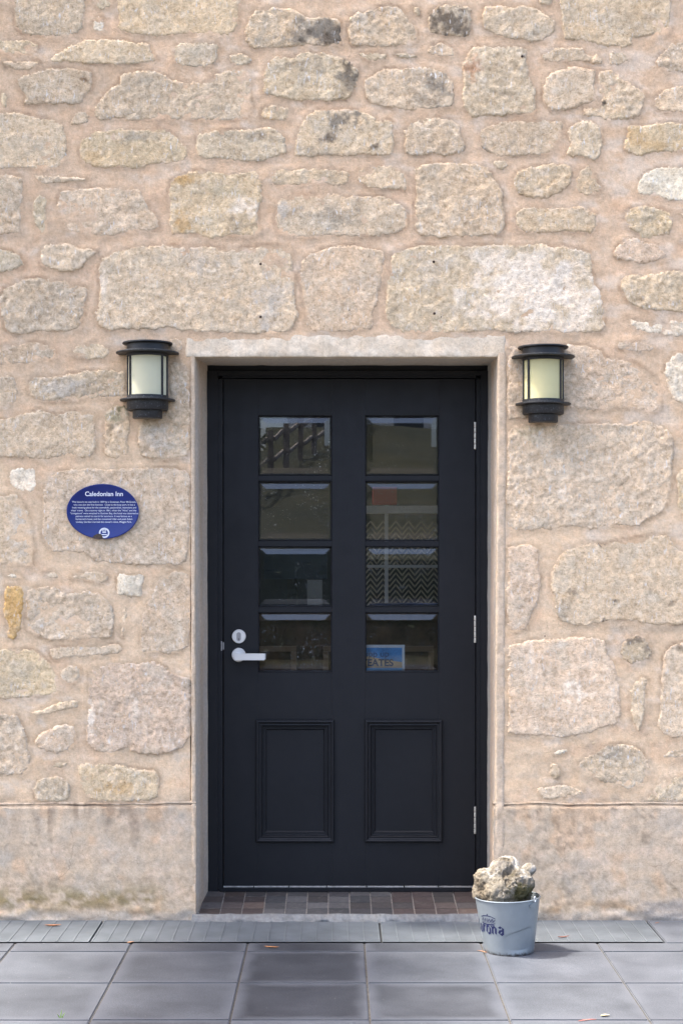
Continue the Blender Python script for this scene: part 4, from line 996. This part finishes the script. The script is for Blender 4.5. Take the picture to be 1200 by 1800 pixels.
bm_obj('body', bm, M_TIN, bk, True)
def tube_ring(bm, fn, n, r, m=8):
    rs = []
    for i in range(n):
        p = fn(i); t = (fn(i + 1) - fn(i - 1)).normalized(); up = Vector((0, 0, 1)) if abs(t.z) < .9 else Vector((0, 1, 0))
        s = t.cross(up).normalized(); q = s.cross(t)
        rs.append([bm.verts.new(p + s * r * math.cos(2*math.pi*k/m) + q * r * math.sin(2*math.pi*k/m)) for k in range(m)])
    return rs
bm = bmesh.new(); fn = lambda i: bucket_surf(-math.pi + 2 * math.pi * (i % NT) / NT, 1.0)
rs = tube_ring(bm, fn, NT, .0026)
for i in range(NT):
    for k in range(8): bm.faces.new((rs[i][k], rs[i][(k+1) % 8], rs[(i+1) % NT][(k+1) % 8], rs[(i+1) % NT][k]))
bm_obj('rim', bm, M_TIN, bk, True)
def tube_path(bm, pts, r, m=8):
    rs = []
    for i, p in enumerate(pts):
        t = (pts[min(i + 1, len(pts) - 1)] - pts[max(i - 1, 0)]).normalized(); up = Vector((0, 0, 1)) if abs(t.z) < .9 else Vector((0, 1, 0))
        s = t.cross(up).normalized(); q = s.cross(t)
        rs.append([bm.verts.new(p + s * r * math.cos(2*math.pi*k/m) + q * r * math.sin(2*math.pi*k/m)) for k in range(m)])
    for i in range(len(rs) - 1):
        for k in range(m): bm.faces.new((rs[i][k], rs[i][(k+1) % m], rs[i+1][(k+1) % m], rs[i+1][k]))
    bm.faces.new(rs[0]); bm.faces.new(list(reversed(rs[-1])))
# handle lug: an oval plate with a wire loop through it
M_WIRE = simple('bright_wire', (.62, .65, .68), .3, .8)
for th0 in (.78, .78 + math.pi):
    bm = bmesh.new(); ring = []
    for i in range(28):
        a = 2 * math.pi * i / 28; cu, sv = math.cos(a), math.sin(a)
        du = .017 * math.copysign(abs(cu) ** .6, cu); dv = .0085 * math.copysign(abs(sv) ** .6, sv)
        ring.append((th0 + du / BR1, .905 + dv / BH))
    f0 = [bm.verts.new(bucket_surf(a, b) * 1.0 + Vector((math.sin(a), -math.cos(a), 0)) * .0042) for a, b in ring]; f1 = [bm.verts.new(bucket_surf(a, b)) for a, b in ring]
    bm.faces.new(f0)
    for i in range(28): bm.faces.new((f0[i], f0[(i+1) % 28], f1[(i+1) % 28], f1[i]))
    lug = bm_obj('lug', bm, M_TIN, bk, True)
    bm = bmesh.new(); pts = []
    c0 = bucket_surf(th0 + .02, 1.0) + Vector((math.sin(th0), -math.cos(th0), 0)) * .005
    tdir = Vector((math.cos(th0), math.sin(th0), 0))
    for i in range(15):
        a = 2 * math.pi * i / 14; pts.append(c0 + tdir * (.0052 * math.sin(a)) + Vector((0, 0, .0035 + .0085 * math.cos(a))))
    tube_path(bm, pts, .0020); lp = bm_obj('wire_loop', bm, M_WIRE, lug, True)
# lettering: blackletter strokes drawn with a slanted broad nib, wrapped on the tin
M_INK = simple('navy_ink', (.012, .016, .07), .45)
def on_tin(u, v, off=.0009):                                  # metres along the surface from the middle, height above the base
    t = v / BH; r = BR0 + (BR1 - BR0) * t; th = u / r
    p = bucket_surf(th, t); return p + Vector((math.sin(th), -math.cos(th), 0)) * off
def stroke(bm, pts, nib=(.0030, .0017)):
    dense = []
    for (a, b) in zip(pts, pts[1:]):
        k = max(1, int(math.hypot(b[0] - a[0], b[1] - a[1]) / .002))
        for i in range(k): dense.append((a[0] + (b[0] - a[0]) * i / k, a[1] + (b[1] - a[1]) * i / k))
    dense.append(pts[-1])
    e = [(bm.verts.new(on_tin(u - nib[0] / 2, v + nib[1] / 2)), bm.verts.new(on_tin(u + nib[0] / 2, v - nib[1] / 2))) for u, v in dense]
    for a, b in zip(e, e[1:]): bm.faces.new((a[0], a[1], b[1], b[0]))
def blackletter(bm, ch, u, v, s):
    G = {'o': [[(.12,.86),(.10,.22),(.34,0),(.62,.16)],[(.12,.86),(.40,1.0),(.62,.80),(.62,.16)]],
         'r': [[(.0,.85),(.16,.95),(.18,.10),(.34,.0)],[(.18,.78),(.40,1.0),(.56,.84)]],
         'n': [[(.0,.85),(.16,.95),(.18,.08),(.32,.0)],[(.18,.76),(.46,1.0),(.60,.82),(.60,.10),(.76,.0)]],
         'a': [[(.10,.82),(.34,1.0),(.58,.86),(.58,.12),(.76,.0)],[(.58,.56),(.22,.50),(.12,.20),(.34,.0),(.58,.20)]],
         'C': [[(.95,1.2),(.70,1.45),(.30,1.25),(.10,.8),(.14,.3),(.45,.0),(.85,.12),(1.0,.4)],[(.45,1.3),(.42,.15)],[(.70,1.42),(1.0,1.3)]]}
    for st in G[ch]: stroke(bm, [(u + a * s, v + b * s) for a, b in st], (s * .24, s * .17))
bm = bmesh.new(); s = .029; adv = {'o': .80, 'r': .66, 'n': .90, 'a': .9, 'C': 1.2}
uu = -.137 - 1.2 * s
for ch in 'Corona': blackletter(bm, ch, uu, .0735, s); uu += adv[ch] * s
bm_obj('logo_lettering', bm, M_INK, bk)
bm = bmesh.new(); KU, KV = 2.3, 1.45
def cst(pts, nib): stroke(bm, [(-.088 + a * KU, .108 + b * KV) for a, b in pts], (nib[0] * 2.0, nib[1] * 1.7))
kw = .0125
cst([(-kw, 0), (-.006, -.001), (0, -.0014), (.006, -.001), (kw, 0)], (.0012, .0026))
for i in range(9): u0 = -kw + i * kw / 4; cst([(u0, .0032), (u0 + .0014, .0032)], (.0006, .0014))
for a in (-1, -.55, 0, .55, 1): cst([(a * kw * .75, .005), (a * kw * 1.12, .0135 - 0.002 * abs(a))], (.0010, .0010))
cst([(-kw * 1.15, .0145), (-kw * .6, .0185), (0, .0195), (kw * .6, .0185), (kw * 1.15, .0145)], (.0008, .0018))
for a in (-.78, -.28, .28, .78): cst([(a * kw - .002, .0055), (a * kw, .0135), (a * kw + .002, .0055)], (.0011, .0010))
cst([(0, .0195), (0, .0245)], (.0014, .0010)); cst([(-.0015, .0225), (.0015, .0225)], (.0006, .0012))
bm_obj('crown_emblem', bm, M_INK, bk)

# rock: union of lobes seen from its centre, then pitted
M_ROCK, n_, l_, b_ = mat_new('weathered_limestone_rock'); pz = wpos(n_)
at = n_.new('ShaderNodeAttribute'); at.attribute_name = 'tint'
c = mix(n_, l_, at.outputs['Color'], ramp(n_, l_, noise(n_, l_, pz, 120, 6, .7), .32, .62, (.55, .52, .46), (1.12,)*3), .85, 'MULTIPLY')
l_.new(c, b_.inputs['Base Color']); b_.inputs['Roughness'].default_value = .95; b_.inputs['Specular IOR Level'].default_value = .1
bump(n_, l_, b_, noise(n_, l_, pz, 150, 6, .75), .006)
RC = Vector((X(884, BY), BY + .005, Z(1562, BY)))
sc_ = (D + BY) / F
lobes = [(0, 0, 0, 40), (-2, -6, 34, 24), (-26, -4, 14, 24), (-34, 4, -8, 19), (45, -2, 34, 11.5), (34, 2, 12, 21), (18, -10, 8, 32), (-8, -16, -6, 34), (14, 8, 30, 20), (40, 4, -12, 14), (0, 0, -34, 40), (-30, -10, 26, 11)]
bm = bmesh.new(); bmesh.ops.create_icosphere(bm, subdivisions=6, radius=1.0)
dirs = np.array([v.co[:] for v in bm.verts])
best = np.full(len(dirs), .02)
acc = np.zeros(len(dirs))
for lx, ly_, lz, lr in lobes:
    cvec = np.array((lx, ly_, lz)) * sc_; rr_ = lr * sc_
    b = dirs @ cvec; disc_ = b * b - (cvec @ cvec - rr_ * rr_)
    d_ = np.where((disc_ > 0), b + np.sqrt(np.maximum(disc_, 0)), 0); d_ = np.maximum(d_, 0)
    acc += np.exp(d_ * 260)
best = np.log(acc) / 260
pts = dirs * best[:, None]
def vn3(x, y, z, seed):
    x0, y0, z0 = np.floor(x), np.floor(y), np.floor(z); f = [q - r_ for q, r_ in ((x, x0), (y, y0), (z, z0))]; fx_, fy_, fz_ = [q * q * q * (q * (q * 6 - 15) + 10) for q in f]
    out = 0
    for i in (0, 1):
        for j in (0, 1):
            for k in (0, 1): out = out + _hash(x0 + i, y0 + j, z0 + k, seed) * (fx_ if i else 1 - fx_) * (fy_ if j else 1 - fy_) * (fz_ if k else 1 - fz_)
    return out
def n3(p, s, sd, o=4):
    t = 0; a = 1; w_ = 0
    for k in range(o):
        q = p / s * 2.03 ** k + 31.7 + 7 * k; t = t + a * vn3(q[:, 0], q[:, 1], q[:, 2], sd + k); w_ += a; a *= .6
    return t / w_ * 1.7
dsp = .009 * n3(pts, .055, 2, 2) + .0018 * n3(pts, .013, 6) + .0012 * n3(pts, .005, 8) - .006 * sstep(.30, .8, n3(pts, .026, 11, 3)) - .0035 * sstep(.3, .7, n3(pts, .008, 15, 2))
pts = pts + dirs * dsp[:, None]
pts[:, 2] = np.maximum(pts[:, 2], -.075)
colr = np.tile(np.array((.215, .19, .148)), (len(pts), 1))
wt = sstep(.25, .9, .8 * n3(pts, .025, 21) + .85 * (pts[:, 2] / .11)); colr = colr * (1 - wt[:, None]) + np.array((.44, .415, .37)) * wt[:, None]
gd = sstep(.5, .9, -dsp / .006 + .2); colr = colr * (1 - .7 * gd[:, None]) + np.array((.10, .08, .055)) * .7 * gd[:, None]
mo = np.exp(-(((pts[:, 0] - 34 * sc_) / .050) ** 2 + ((pts[:, 2] + 2 * sc_) / .040) ** 2)) ; mo = sstep(.25, .7, mo + .45 * n3(pts, .02, 31)) * (pts[:, 1] < .02)
colr = colr * (1 - .85 * mo[:, None]) + np.array((.055, .05, .015)) * .85 * mo[:, None]
tn = sstep(.1, .6, n3(pts, .04, 41) - pts[:, 0] / .08 - .1); colr = colr * (1 - .35 * tn[:, None]) + np.array((.27, .215, .15)) * .35 * tn[:, None]
fs = [[v.index for v in f.verts] for f in bm.faces]; bm.free()
o = mesh_obj('rock', pts, fs, M_ROCK, None, True, colr); o.location = RC
tag(o, 'knobbly pale limestone rock with dark moss sitting in the bucket', 'rock')

# ------------------------------------------------------------------ litter on the ground
def leaf_mat(name, c): return simple(name, c, .7, 0, 90, .3)
def leaf(px, py, length, wid, rot, col, label, curl=.3, cat='leaf', name='fallen_leaf', grp='leaves and twigs on the paving', yaw_up=0.0, z0=.002):
    zc = ZG + z0; yg = F * (H - zc) / (py - CY) - D
    xx = (px - CX) * (D + yg) / F
    vv, ff = [], []; N = 10
    for i in range(N + 1):
        t = i / N; wv = wid * math.sin(math.pi * min(1, t * .96 + .02)) ** .8 * (1 - .3 * t)
        xl_ = (t - .5) * length; zl = curl * length * (t - .45) ** 2 + length * yaw_up * t; yl_ = .12 * length * math.sin(t * 2.4)
        vv += [(xl_, yl_ - wv, zl + wv * .5), (xl_, yl_, zl), (xl_, yl_ + wv, zl + wv * .5)]
        if i: a = (i - 1) * 3; ff += [(a, a + 3, a + 4, a + 1), (a + 1, a + 4, a + 5, a + 2)]
    vv2 = [(a, b, c - .0006) for a, b, c in vv]; m = len(vv); ff += [tuple(m + q for q in reversed(f)) for f in ff[:]]
    o = mesh_obj(name, vv + vv2, ff, leaf_mat(name, col), None, True); o.location = (xx, yg, zc); o.rotation_euler = (0, 0, rot)
    return tag(o, label, cat, grp)
leaf(93, 1628, .062, .008, -.12, (.28, .11, .04), 'brown curled leaf lying on the grate under the plaque')
leaf(477, 1666, .055, .006, -.35, (.38, .17, .06), 'thin orange leaf on the dark paver below the doorstep')
leaf(230, 1657, .028, .006, .5, (.42, .22, .11), 'small tan leaf at the top of a paver joint near the grate edge')
leaf(846, 1673, .045, .003, -.9, (.40, .20, .10), 'reddish brown sliver of leaf beside the foot of the bucket', .1)
leaf(990, 1648, .045, .005, .1, (.20, .07, .04), 'dark red dry leaf on the grate beside the bucket', .5)
leaf(1063, 1786, .028, .008, .1, (.50, .42, .26), 'pale yellow dry leaf crumb on the front paver')
leaf(1032, 1794, .060, .003, .22, (.45, .14, .10), 'pink stalk lying on the frontmost paver', .05)
leaf(1155, 1622, .030, .002, .7, (.30, .13, .07), 'short brown twig on the paver against the plinth', .05)
M_GRN = simple('green_blade', (.16, .30, .04), .5)
gp = (lambda py, px: ((px - CX) * (F * (H - ZG) / (py - CY)) / F, F * (H - ZG) / (py - CY) - D))(1789, 107)
bm = bmesh.new()
for dx, hgt, lean in ((0, .026, .004), (.004, .016, .010), (-.003, .013, -.008)):
    a = [(-.0016 + dx, 0, 0), (.0016 + dx, 0, 0), (.0012 + dx + lean * .5, -.001, hgt * .6), (dx + lean, -.002, hgt), (-.0012 + dx + lean * .5, .001, hgt * .6)]
    f0 = [bm.verts.new(p) for p in a]; bm.faces.new(f0); f1 = [bm.verts.new((p[0], p[1] + .0006, p[2])) for p in a]; bm.faces.new(list(reversed(f1)))
sp = bm_obj('weed', bm, M_GRN, None, False, (gp[0], gp[1], ZG)); tag(sp, 'tiny green blade of weed growing from the paver joint', 'weed')

# ------------------------------------------------------------------ the bar room behind the glass
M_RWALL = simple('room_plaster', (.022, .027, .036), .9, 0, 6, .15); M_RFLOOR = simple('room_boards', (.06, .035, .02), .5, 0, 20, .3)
RY0, RY1, RXa, RXb, RH = .42, 4.6, -2.6, 2.6, 2.75
def slab(name, x0, x1, y0, y1, z0, z1, mat, kind='structure'):
    bm = bmesh.new(); add_box(bm, x0, x1, y0, y1, z0, z1); o = bm_obj(name, bm, mat); tag(o, kind=kind); return o
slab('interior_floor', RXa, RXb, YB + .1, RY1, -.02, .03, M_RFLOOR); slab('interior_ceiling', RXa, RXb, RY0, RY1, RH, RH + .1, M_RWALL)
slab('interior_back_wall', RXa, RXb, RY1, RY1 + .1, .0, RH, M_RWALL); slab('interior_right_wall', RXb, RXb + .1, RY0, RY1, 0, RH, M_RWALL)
bm = bmesh.new()   # left wall; its wide unseen window opening is added to light the room
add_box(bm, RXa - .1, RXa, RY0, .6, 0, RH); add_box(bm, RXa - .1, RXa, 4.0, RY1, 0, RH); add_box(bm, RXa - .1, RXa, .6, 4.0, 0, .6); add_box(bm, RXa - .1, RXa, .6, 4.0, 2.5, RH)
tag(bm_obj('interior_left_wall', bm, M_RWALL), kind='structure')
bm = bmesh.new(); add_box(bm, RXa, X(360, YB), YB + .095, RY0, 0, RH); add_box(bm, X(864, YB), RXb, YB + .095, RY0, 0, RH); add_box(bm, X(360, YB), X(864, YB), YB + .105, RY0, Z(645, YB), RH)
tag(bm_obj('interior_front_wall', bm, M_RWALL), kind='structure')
M_WOOD = simple('dark_bar_wood', (.16, .075, .032), .4, 0, 14, .45); M_WOOD2 = simple('bar_top_wood', (.20, .11, .06), .35, 0, 14, .3)
YC = 1.25
bar = empty('bar_counter', 'dark brown panelled bar counter seen through the lowest panes', 'bar counter', (.1, YC, .03))
def bpart(name, x0, x1, y0, y1, z0, z1, mat, root, bevel=.004):
    bm = bmesh.new(); add_box(bm, x0, x1, y0, y1, z0, z1); o = bm_obj(name, bm, mat, None, False, None, bevel); return kid(o, root)
bpart('body', -1.5, 1.9, YC, YC + .5, .03, 1.06, M_WOOD, bar); bpart('counter_top', -1.55, 1.95, YC - .06, YC + .55, 1.062, 1.10, M_WOOD2, bar)
for k in range(5):
    x0 = -1.3 + k * .62; bm = bmesh.new()
    for (a0, a1, b0, b1) in ((x0, x0 + .5, .92, .945), (x0, x0 + .5, .3, .325), (x0, x0 + .025, .326, .919), (x0 + .475, x0 + .5, .326, .919)): add_box(bm, a0, a1, YC - .018, YC - .001, b0, b1)
    kid(bm_obj('panel_moulding', bm, simple('moulding_wood', (.34, .20, .11), .4), None, False, None, .003), bar)
# chevron tiled screen behind the bar
M_CHL = simple('cream_tile', (.55, .50, .40), .4); M_CHD = simple('slate_tile', (.03, .033, .038), .4)
YCH = 2.6
scr = empty('chevron_screen', 'chevron patterned tile screen behind the bar counter', 'tiled screen', (.45, YCH, .03))
def chev(name, mat, par):
    bm = bmesh.new(); wv, hh, th = .034, .040, .0155
    x0, x1, z0, z1 = X(640, YCH), X(790, YCH), 1.0, 1.52
    row = 0; z = z0 + par * th
    while z < z1:
        x = x0
        while x < x1:
            for sgn in (0, 1):
                a, b = x + sgn * wv, x + (sgn + 1) * wv - .002
                za, zb_ = (z, z + hh) if sgn == 0 else (z + hh, z)
                q = [(a, za), (b, zb_), (b, zb_ + th - .003), (a, za + th - .003)]
                f0 = [bm.verts.new((p, YCH - .008, r)) for p, r in q]; bm.faces.new(f0)
                f1 = [bm.verts.new((p, YCH, r)) for p, r in q]
                for i in range(4): bm.faces.new((f0[i], f0[(i+1) % 4], f1[(i+1) % 4], f1[i]))
            x += 2 * wv
        z += 2 * th
    o = kid(bm_obj(name, bm, mat), scr); o['kind'] = 'stuff'
chev('pale_tiles', M_CHL, 0); chev('dark_tiles', M_CHD, 1)
bpart('backing', X(636, YCH), X(796, YCH), YCH + .001, YCH + .06, .03, 1.62, M_RWALL, scr)
M_OFF = simple('off_white_metal', (.75, .78, .80), .5)
rk = empty('shelf_rack', 'white metal shelf rack standing before the chevron tiles', 'rack', (.4, YCH - .15, 1.1))
yk = YCH - .16
bpart('post', X(676, yk), X(682, yk), yk, yk + .02, 1.10, Z(888, yk), M_OFF, rk, .002); bpart('rail', X(646, yk), X(676, yk) - .001, yk, yk + .02, Z(998, yk), Z(993, yk), M_OFF, rk, .002); bpart('rail', X(682, yk) + .001, X(770, yk), yk, yk + .02, Z(998, yk), Z(993, yk), M_OFF, rk, .002)
bpart('shelf', X(640, yk), X(790, yk), yk - .02, yk + .12, Z(902, yk), Z(889, yk), M_OFF, rk, .003)
bx = bpart('sign_box', X(655, yk), X(697, yk), yk - .01, yk + .1, Z(887, yk), Z(856, yk), simple('red_board', (.60, .03, .03), .5), rk, .002); bx.parent = None; bx.matrix_parent_inverse = Matrix.Identity(4); bx.name = 'red_box'; tag(bx, 'dark red box on the shelf seen through a pane', 'box')
ytr = YC + .25
tr_ = empty('serving_tray', 'dark blue tray resting on the bar counter', 'tray', (X(715, ytr), ytr, 1.10))
bm = bmesh.new(); lathe(bm, [(.001, .004), (.14, .004), (.165, .03), (.17, .03), (.145, 0), (.001, 0)], 28); bm_obj('dish', bm, simple('tray_blue', (.05, .08, .20), .3), tr_, True)
ym = YC + .2
mon = empty('monitor', 'black till screen on the bar counter behind the handle side panes', 'monitor', (X(520, ym), ym, 1.10))
bpart('screen', X(464, ym), X(575, ym), ym, ym + .03, Z(1018, ym), Z(968, ym), simple('screen_black', (.010, .022, .05), .3), mon); bpart('stand', X(505, ym), X(522, ym), ym + .031, ym + .06, 1.101, Z(1000, ym), M_BAR, mon); bpart('foot', X(490, ym), X(540, ym), ym - .04, ym + .09, 1.101, 1.112, M_BAR, mon)
pr = bpart('receipt_printer', X(540, ym), X(566, ym), ym - .02, ym + .1, 1.1005, Z(1020, ym), simple('printer_grey', (.32, .31, .30), .5), mon, .006); pr.parent = None; pr.matrix_parent_inverse = Matrix.Identity(4); tag(pr, 'small light grey receipt printer on the bar counter', 'printer')
# poster on the inside of the last pane
ypo = YD + .05
M_PAPER = simple('poster_white', (.52, .52, .55), .6); M_SEA = simple('poster_sea', (.05, .19, .42), .5, 0, 22, .35); M_BCH = simple('poster_sand', (.42, .29, .17), .5, 0, 30, .2); M_NAVY = simple('poster_navy', (.015, .03, .09), .5); M_SKYB = simple('poster_pale_blue', (.22, .42, .68), .5)
pos = empty('poster', 'blue beach poster behind the lowest pane on the hinge side', 'poster', P(676, 1160, ypo))
bpart('sheet', X(622, ypo), X(711, ypo), ypo, ypo + .002, Z(1196, ypo), Z(1133.5, ypo), M_PAPER, pos, 0)
def flat(name, pts, mat, dy): 
    bm = bmesh.new(); bm.faces.new([bm.verts.new(P(a, b, ypo - dy)) for a, b in pts]); kid(bm_obj(name, bm, mat), pos)
flat('sea_print', [(624, 1194), (706.5, 1194), (706.5, 1138.5), (624, 1138.5)], M_SEA, .0006)
flat('sand_print', [(624, 1174), (624, 1152), (645, 1153), (668, 1158), (706.5, 1164), (706.5, 1174)], M_BCH, .0012)
flat('strip_print', [(624, 1194), (706.5, 1194), (706.5, 1174), (624, 1174)], M_SKYB, .0012)
text_obj('poster_lettering', 'upp up', 43 * (D + ypo) / F, 661.5, 1154.5, ypo - .002, M_NAVY, pos, .0)
text_obj('poster_lettering', 'YEATES', 57 * (D + ypo) / F, 662.5, 1170.5, ypo - .002, M_NAVY, pos, .003)

# ------------------------------------------------------------------ across the street: what the panes reflect
M_ASPH = simple('asphalt', (.05, .05, .052), .9, 0, 3, .2, 60, .004)
M_GRASS, n_, l_, b_ = mat_new('grass_bank'); pz = wpos(n_)
l_.new(ramp(n_, l_, noise(n_, l_, pz, .35, 8, .65), .35, .68, (.014, .017, .0045), (.040, .036, .011)), b_.inputs['Base Color']); b_.inputs['Roughness'].default_value = .95
bump(n_, l_, b_, noise(n_, l_, pz, 18, 4), .05)
bm = bmesh.new(); v = [bm.verts.new(c) for c in ((-90, -13.0, ZG - .14), (90, -13.0, ZG - .14), (90, -5.3, ZG - .14), (-90, -5.3, ZG - .14))]; bm.faces.new(v); tag(bm_obj('road', bm, M_ASPH), kind='structure')
bm = bmesh.new(); add_box(bm, -90, 90, -5.33, -5.2, ZG - .3, ZG + .002); tag(bm_obj('kerb', bm, simple('kerb_concrete', (.3, .29, .27), .85, 0, 20, .15), None, False, None, .01), kind='structure')
gx, gy = np.meshgrid(np.linspace(-120, 120, 121), np.concatenate([np.linspace(-13, -60, 60), [-90, -140, -400]]))
sh = gx.shape; gx = gx.ravel(); gy = gy.ravel(); dd = -13 - gy
gz = ZG - .14 + 5.6 * sstep(-4, 36, dd) + .35 * fbm(gx / 9, gy / 9, 4, 4) * sstep(0, 6, dd)
vg = np.stack([gx, gy, gz], 1); o = mesh_obj('grass_hillside', vg, grid_faces(sh[1], sh[0]), M_GRASS, None, True); tag(o, kind='structure')
if o.data.polygons[0].normal.z < 0: o.data.flip_normals()
bm = bmesh.new(); v = [bm.verts.new(c) for c in ((-400, -400, -3), (400, -400, -3), (400, 400, -3), (-400, 400, -3))]; bm.faces.new(v); tag(bm_obj('ground', bm, M_GRASS), kind='structure')
def hz(x, y):
    d_ = np.array([-13.0 - y]); return float(ZG - .14 + 5.6 * sstep(-4, 36, d_)[0])
M_RAIL = simple('grey_fence_timber', (.20, .17, .145), .85, 0, 12, .25)
fen = empty('timber_fence', 'weathered post and rail timber fence climbing the grass bank opposite', 'fence', (-2, -24, hz(0, -24)))
fp = [(-3.6 + i * .33, -23 - i * 1.5) for i in range(14)]
for i, (x, y) in enumerate(fp):
    z = hz(x, y); bpart('post', x - .07, x + .07, y - .07, y + .07, z - .3, z + 1.15, M_RAIL, fen, .01)
    if i:
        x0, y0 = fp[i - 1]; za, zb_ = hz(x0, y0), z
        for hgt in (.45, .95):
            bm = bmesh.new(); a = Vector((x0 + .08, y0 + .07, za + hgt)); b = Vector((x - .08, y + .07, zb_ + hgt)); tube_path(bm, [a, b], .055, 6); kid(bm_obj('rail', bm, M_RAIL), fen)
M_HW = simple('pale_weatherboard', (.55, .55, .53), .8, 0, 3, .06); M_HR = simple('grey_roof_iron', (.22, .23, .24), .6); M_WIN = simple('house_window', (.03, .035, .04), .1)
def house(x0, x1, y0, y1, label):
    zb_ = hz(0, y1) - .4; zt = zb_ + 3.4; r = empty('house', label, 'house', ((x0 + x1) / 2, (y0 + y1) / 2, zb_), 'houses beyond the grass bank')
    bpart('wall', x0, x1, y0, y1, zb_, zt, M_HW, r, .02)
    bm = bmesh.new(); ym_ = (y0 + y1) / 2; pts = [(x0 - .4, y0 - .4, zt + .01), (x1 + .4, y0 - .4, zt + .01), (x1 + .4, y1 + .4, zt + .01), (x0 - .4, y1 + .4, zt + .01), (x0 + .5, ym_, zt + 1.7), (x1 - .5, ym_, zt + 1.7)]
    v = [bm.verts.new(p) for p in pts]
    for f in ((0,1,5,4),(1,2,5),(2,3,4,5),(3,0,4),(3,2,1,0)): bm.faces.new([v[i] for i in f])
    kid(bm_obj('roof', bm, M_HR), r)
    k = x0 + 1
    while k < x1 - 2: bpart('window', k, k + 1.2, y1 + .005, y1 + .05, zb_ + 1.2, zb_ + 2.5, M_WIN, r, .01); k += 3.1
house(-19, -6, -62, -54, 'pale weatherboard house at the top of the grass bank opposite the door'); house(-2, 9, -66, -58, 'white weatherboard house farther along the top of the grass bank')
# a tree beside the road across the street
M_BARK = simple('bark', (.10, .08, .06), .9, 0, 9, .3); M_LEAF = simple('tree_leaves', (.045, .06, .022), .8, 0, 2, .4)
def tree(x, y, hgt, label):
    z = hz(x, y) if y < -13 else ZG; r = empty('tree', label, 'tree', (x, y, z), 'trees across the street')
    bm = bmesh.new(); tube_path(bm, [Vector((x, y, z - .2)), Vector((x + .1, y, z + hgt * .3)), Vector((x - .1, y + .1, z + hgt * .75))], .16, 8); kid(bm_obj('trunk', bm, M_BARK), r)
    N = 2600; pc = rng.standard_normal((9, 3)) * np.array((hgt * .16, hgt * .16, hgt * .15)) + np.array((x, y, z + hgt * .66))
    vv, ff = [], []
    for i in range(N):
        c = pc[i % 9] + rng.standard_normal(3) * hgt * .075; a = rng.standard_normal((3, 3)) * .13
        b = len(vv); vv += [tuple(c + a[0]), tuple(c + a[1]), tuple(c + a[2])]; ff.append((b, b + 1, b + 2))
    kid(mesh_obj('crown', vv, ff, M_LEAF), r)
tree(-6.6, -17, 5.5, 'bushy dark green tree at the foot of the grass bank'); tree(5.5, -19, 6.5, 'taller dark green tree on the grass bank across the street')
# unseen row of foliage added across the road to darken the pane reflections
M_HEDGE = simple('hedge_leaves', (.022, .032, .014), .8, 0, 6, .4)
bm = bmesh.new(); N = 16000; hr = rng.uniform(0, 1, (N, 3)); vv, ff = [], []
for a, b_, c in hr:
    p = np.array((-14 + 28 * a, -13.6 - .9 * b_, ZG - .1 + 1.55 * c + .05 * math.sin(a * 90))); q = rng.standard_normal((3, 3)) * .035; k = len(vv)
    vv += [tuple(p + q[0]), tuple(p + q[1]), tuple(p + q[2])]; ff.append((k, k + 1, k + 2))
bm.free()
hed = empty('added_hedge', 'unseen row of dark foliage added across the road to darken the pane reflections', 'added_hedge', (0, -14, ZG - .14))
kid(mesh_obj('foliage', vv, ff, M_HEDGE), hed); bpart('core', -13.9, 13.9, -14.35, -13.75, ZG - .3, ZG + 1.42, M_HEDGE, hed, .05)

# unseen tree added left of the view to shade the middle of the paving
def added_shade_tree():
    bx_, by_ = -3.6, -2.1
    r = empty('tree', 'unseen slender tree added beyond the view, its branches there to shade the doorway paving', 'tree', (bx_, by_, ZG), 'trees across the street')
    bm = bmesh.new(); top = Vector((-2.9, -1.4, 4.0))
    tube_path(bm, [Vector((bx_, by_, ZG - .1)), Vector((bx_ + .05, by_ + .05, 1.6)), Vector((bx_ + .3, by_ + .3, 3.0)), top], .07, 8); kid(bm_obj('trunk', bm, M_BARK), r)
    tips = [Vector((-2.58, -.28, 4.35)), Vector((-2.50, -.65, 4.40)), Vector((-2.58, -1.05, 4.35)), Vector((-2.48, -1.45, 4.4)), Vector((-3.1, -2.3, 4.5))]
    vv, ff = [], []
    for tp in tips:
        bm = bmesh.new(); tube_path(bm, [top, (top + tp) / 2 + Vector((0, 0, .12)), tp], .022, 6); kid(bm_obj('branch', bm, M_BARK), r)
        for i in range(1100 if tp.y > -1.8 and tp.x > -3 else 200):
            t = random.random(); c = np.array((top.lerp(tp, .7 + .4 * t))[:]) + rng.standard_normal(3) * np.array((.14, .13, .12)); a = rng.standard_normal((3, 3)) * .06; k = len(vv)
            vv += [tuple(c + a[0]), tuple(c + a[1]), tuple(c + a[2])]; ff.append((k, k + 1, k + 2))
    kid(mesh_obj('crown', vv, ff, M_LEAF), r)
added_shade_tree()
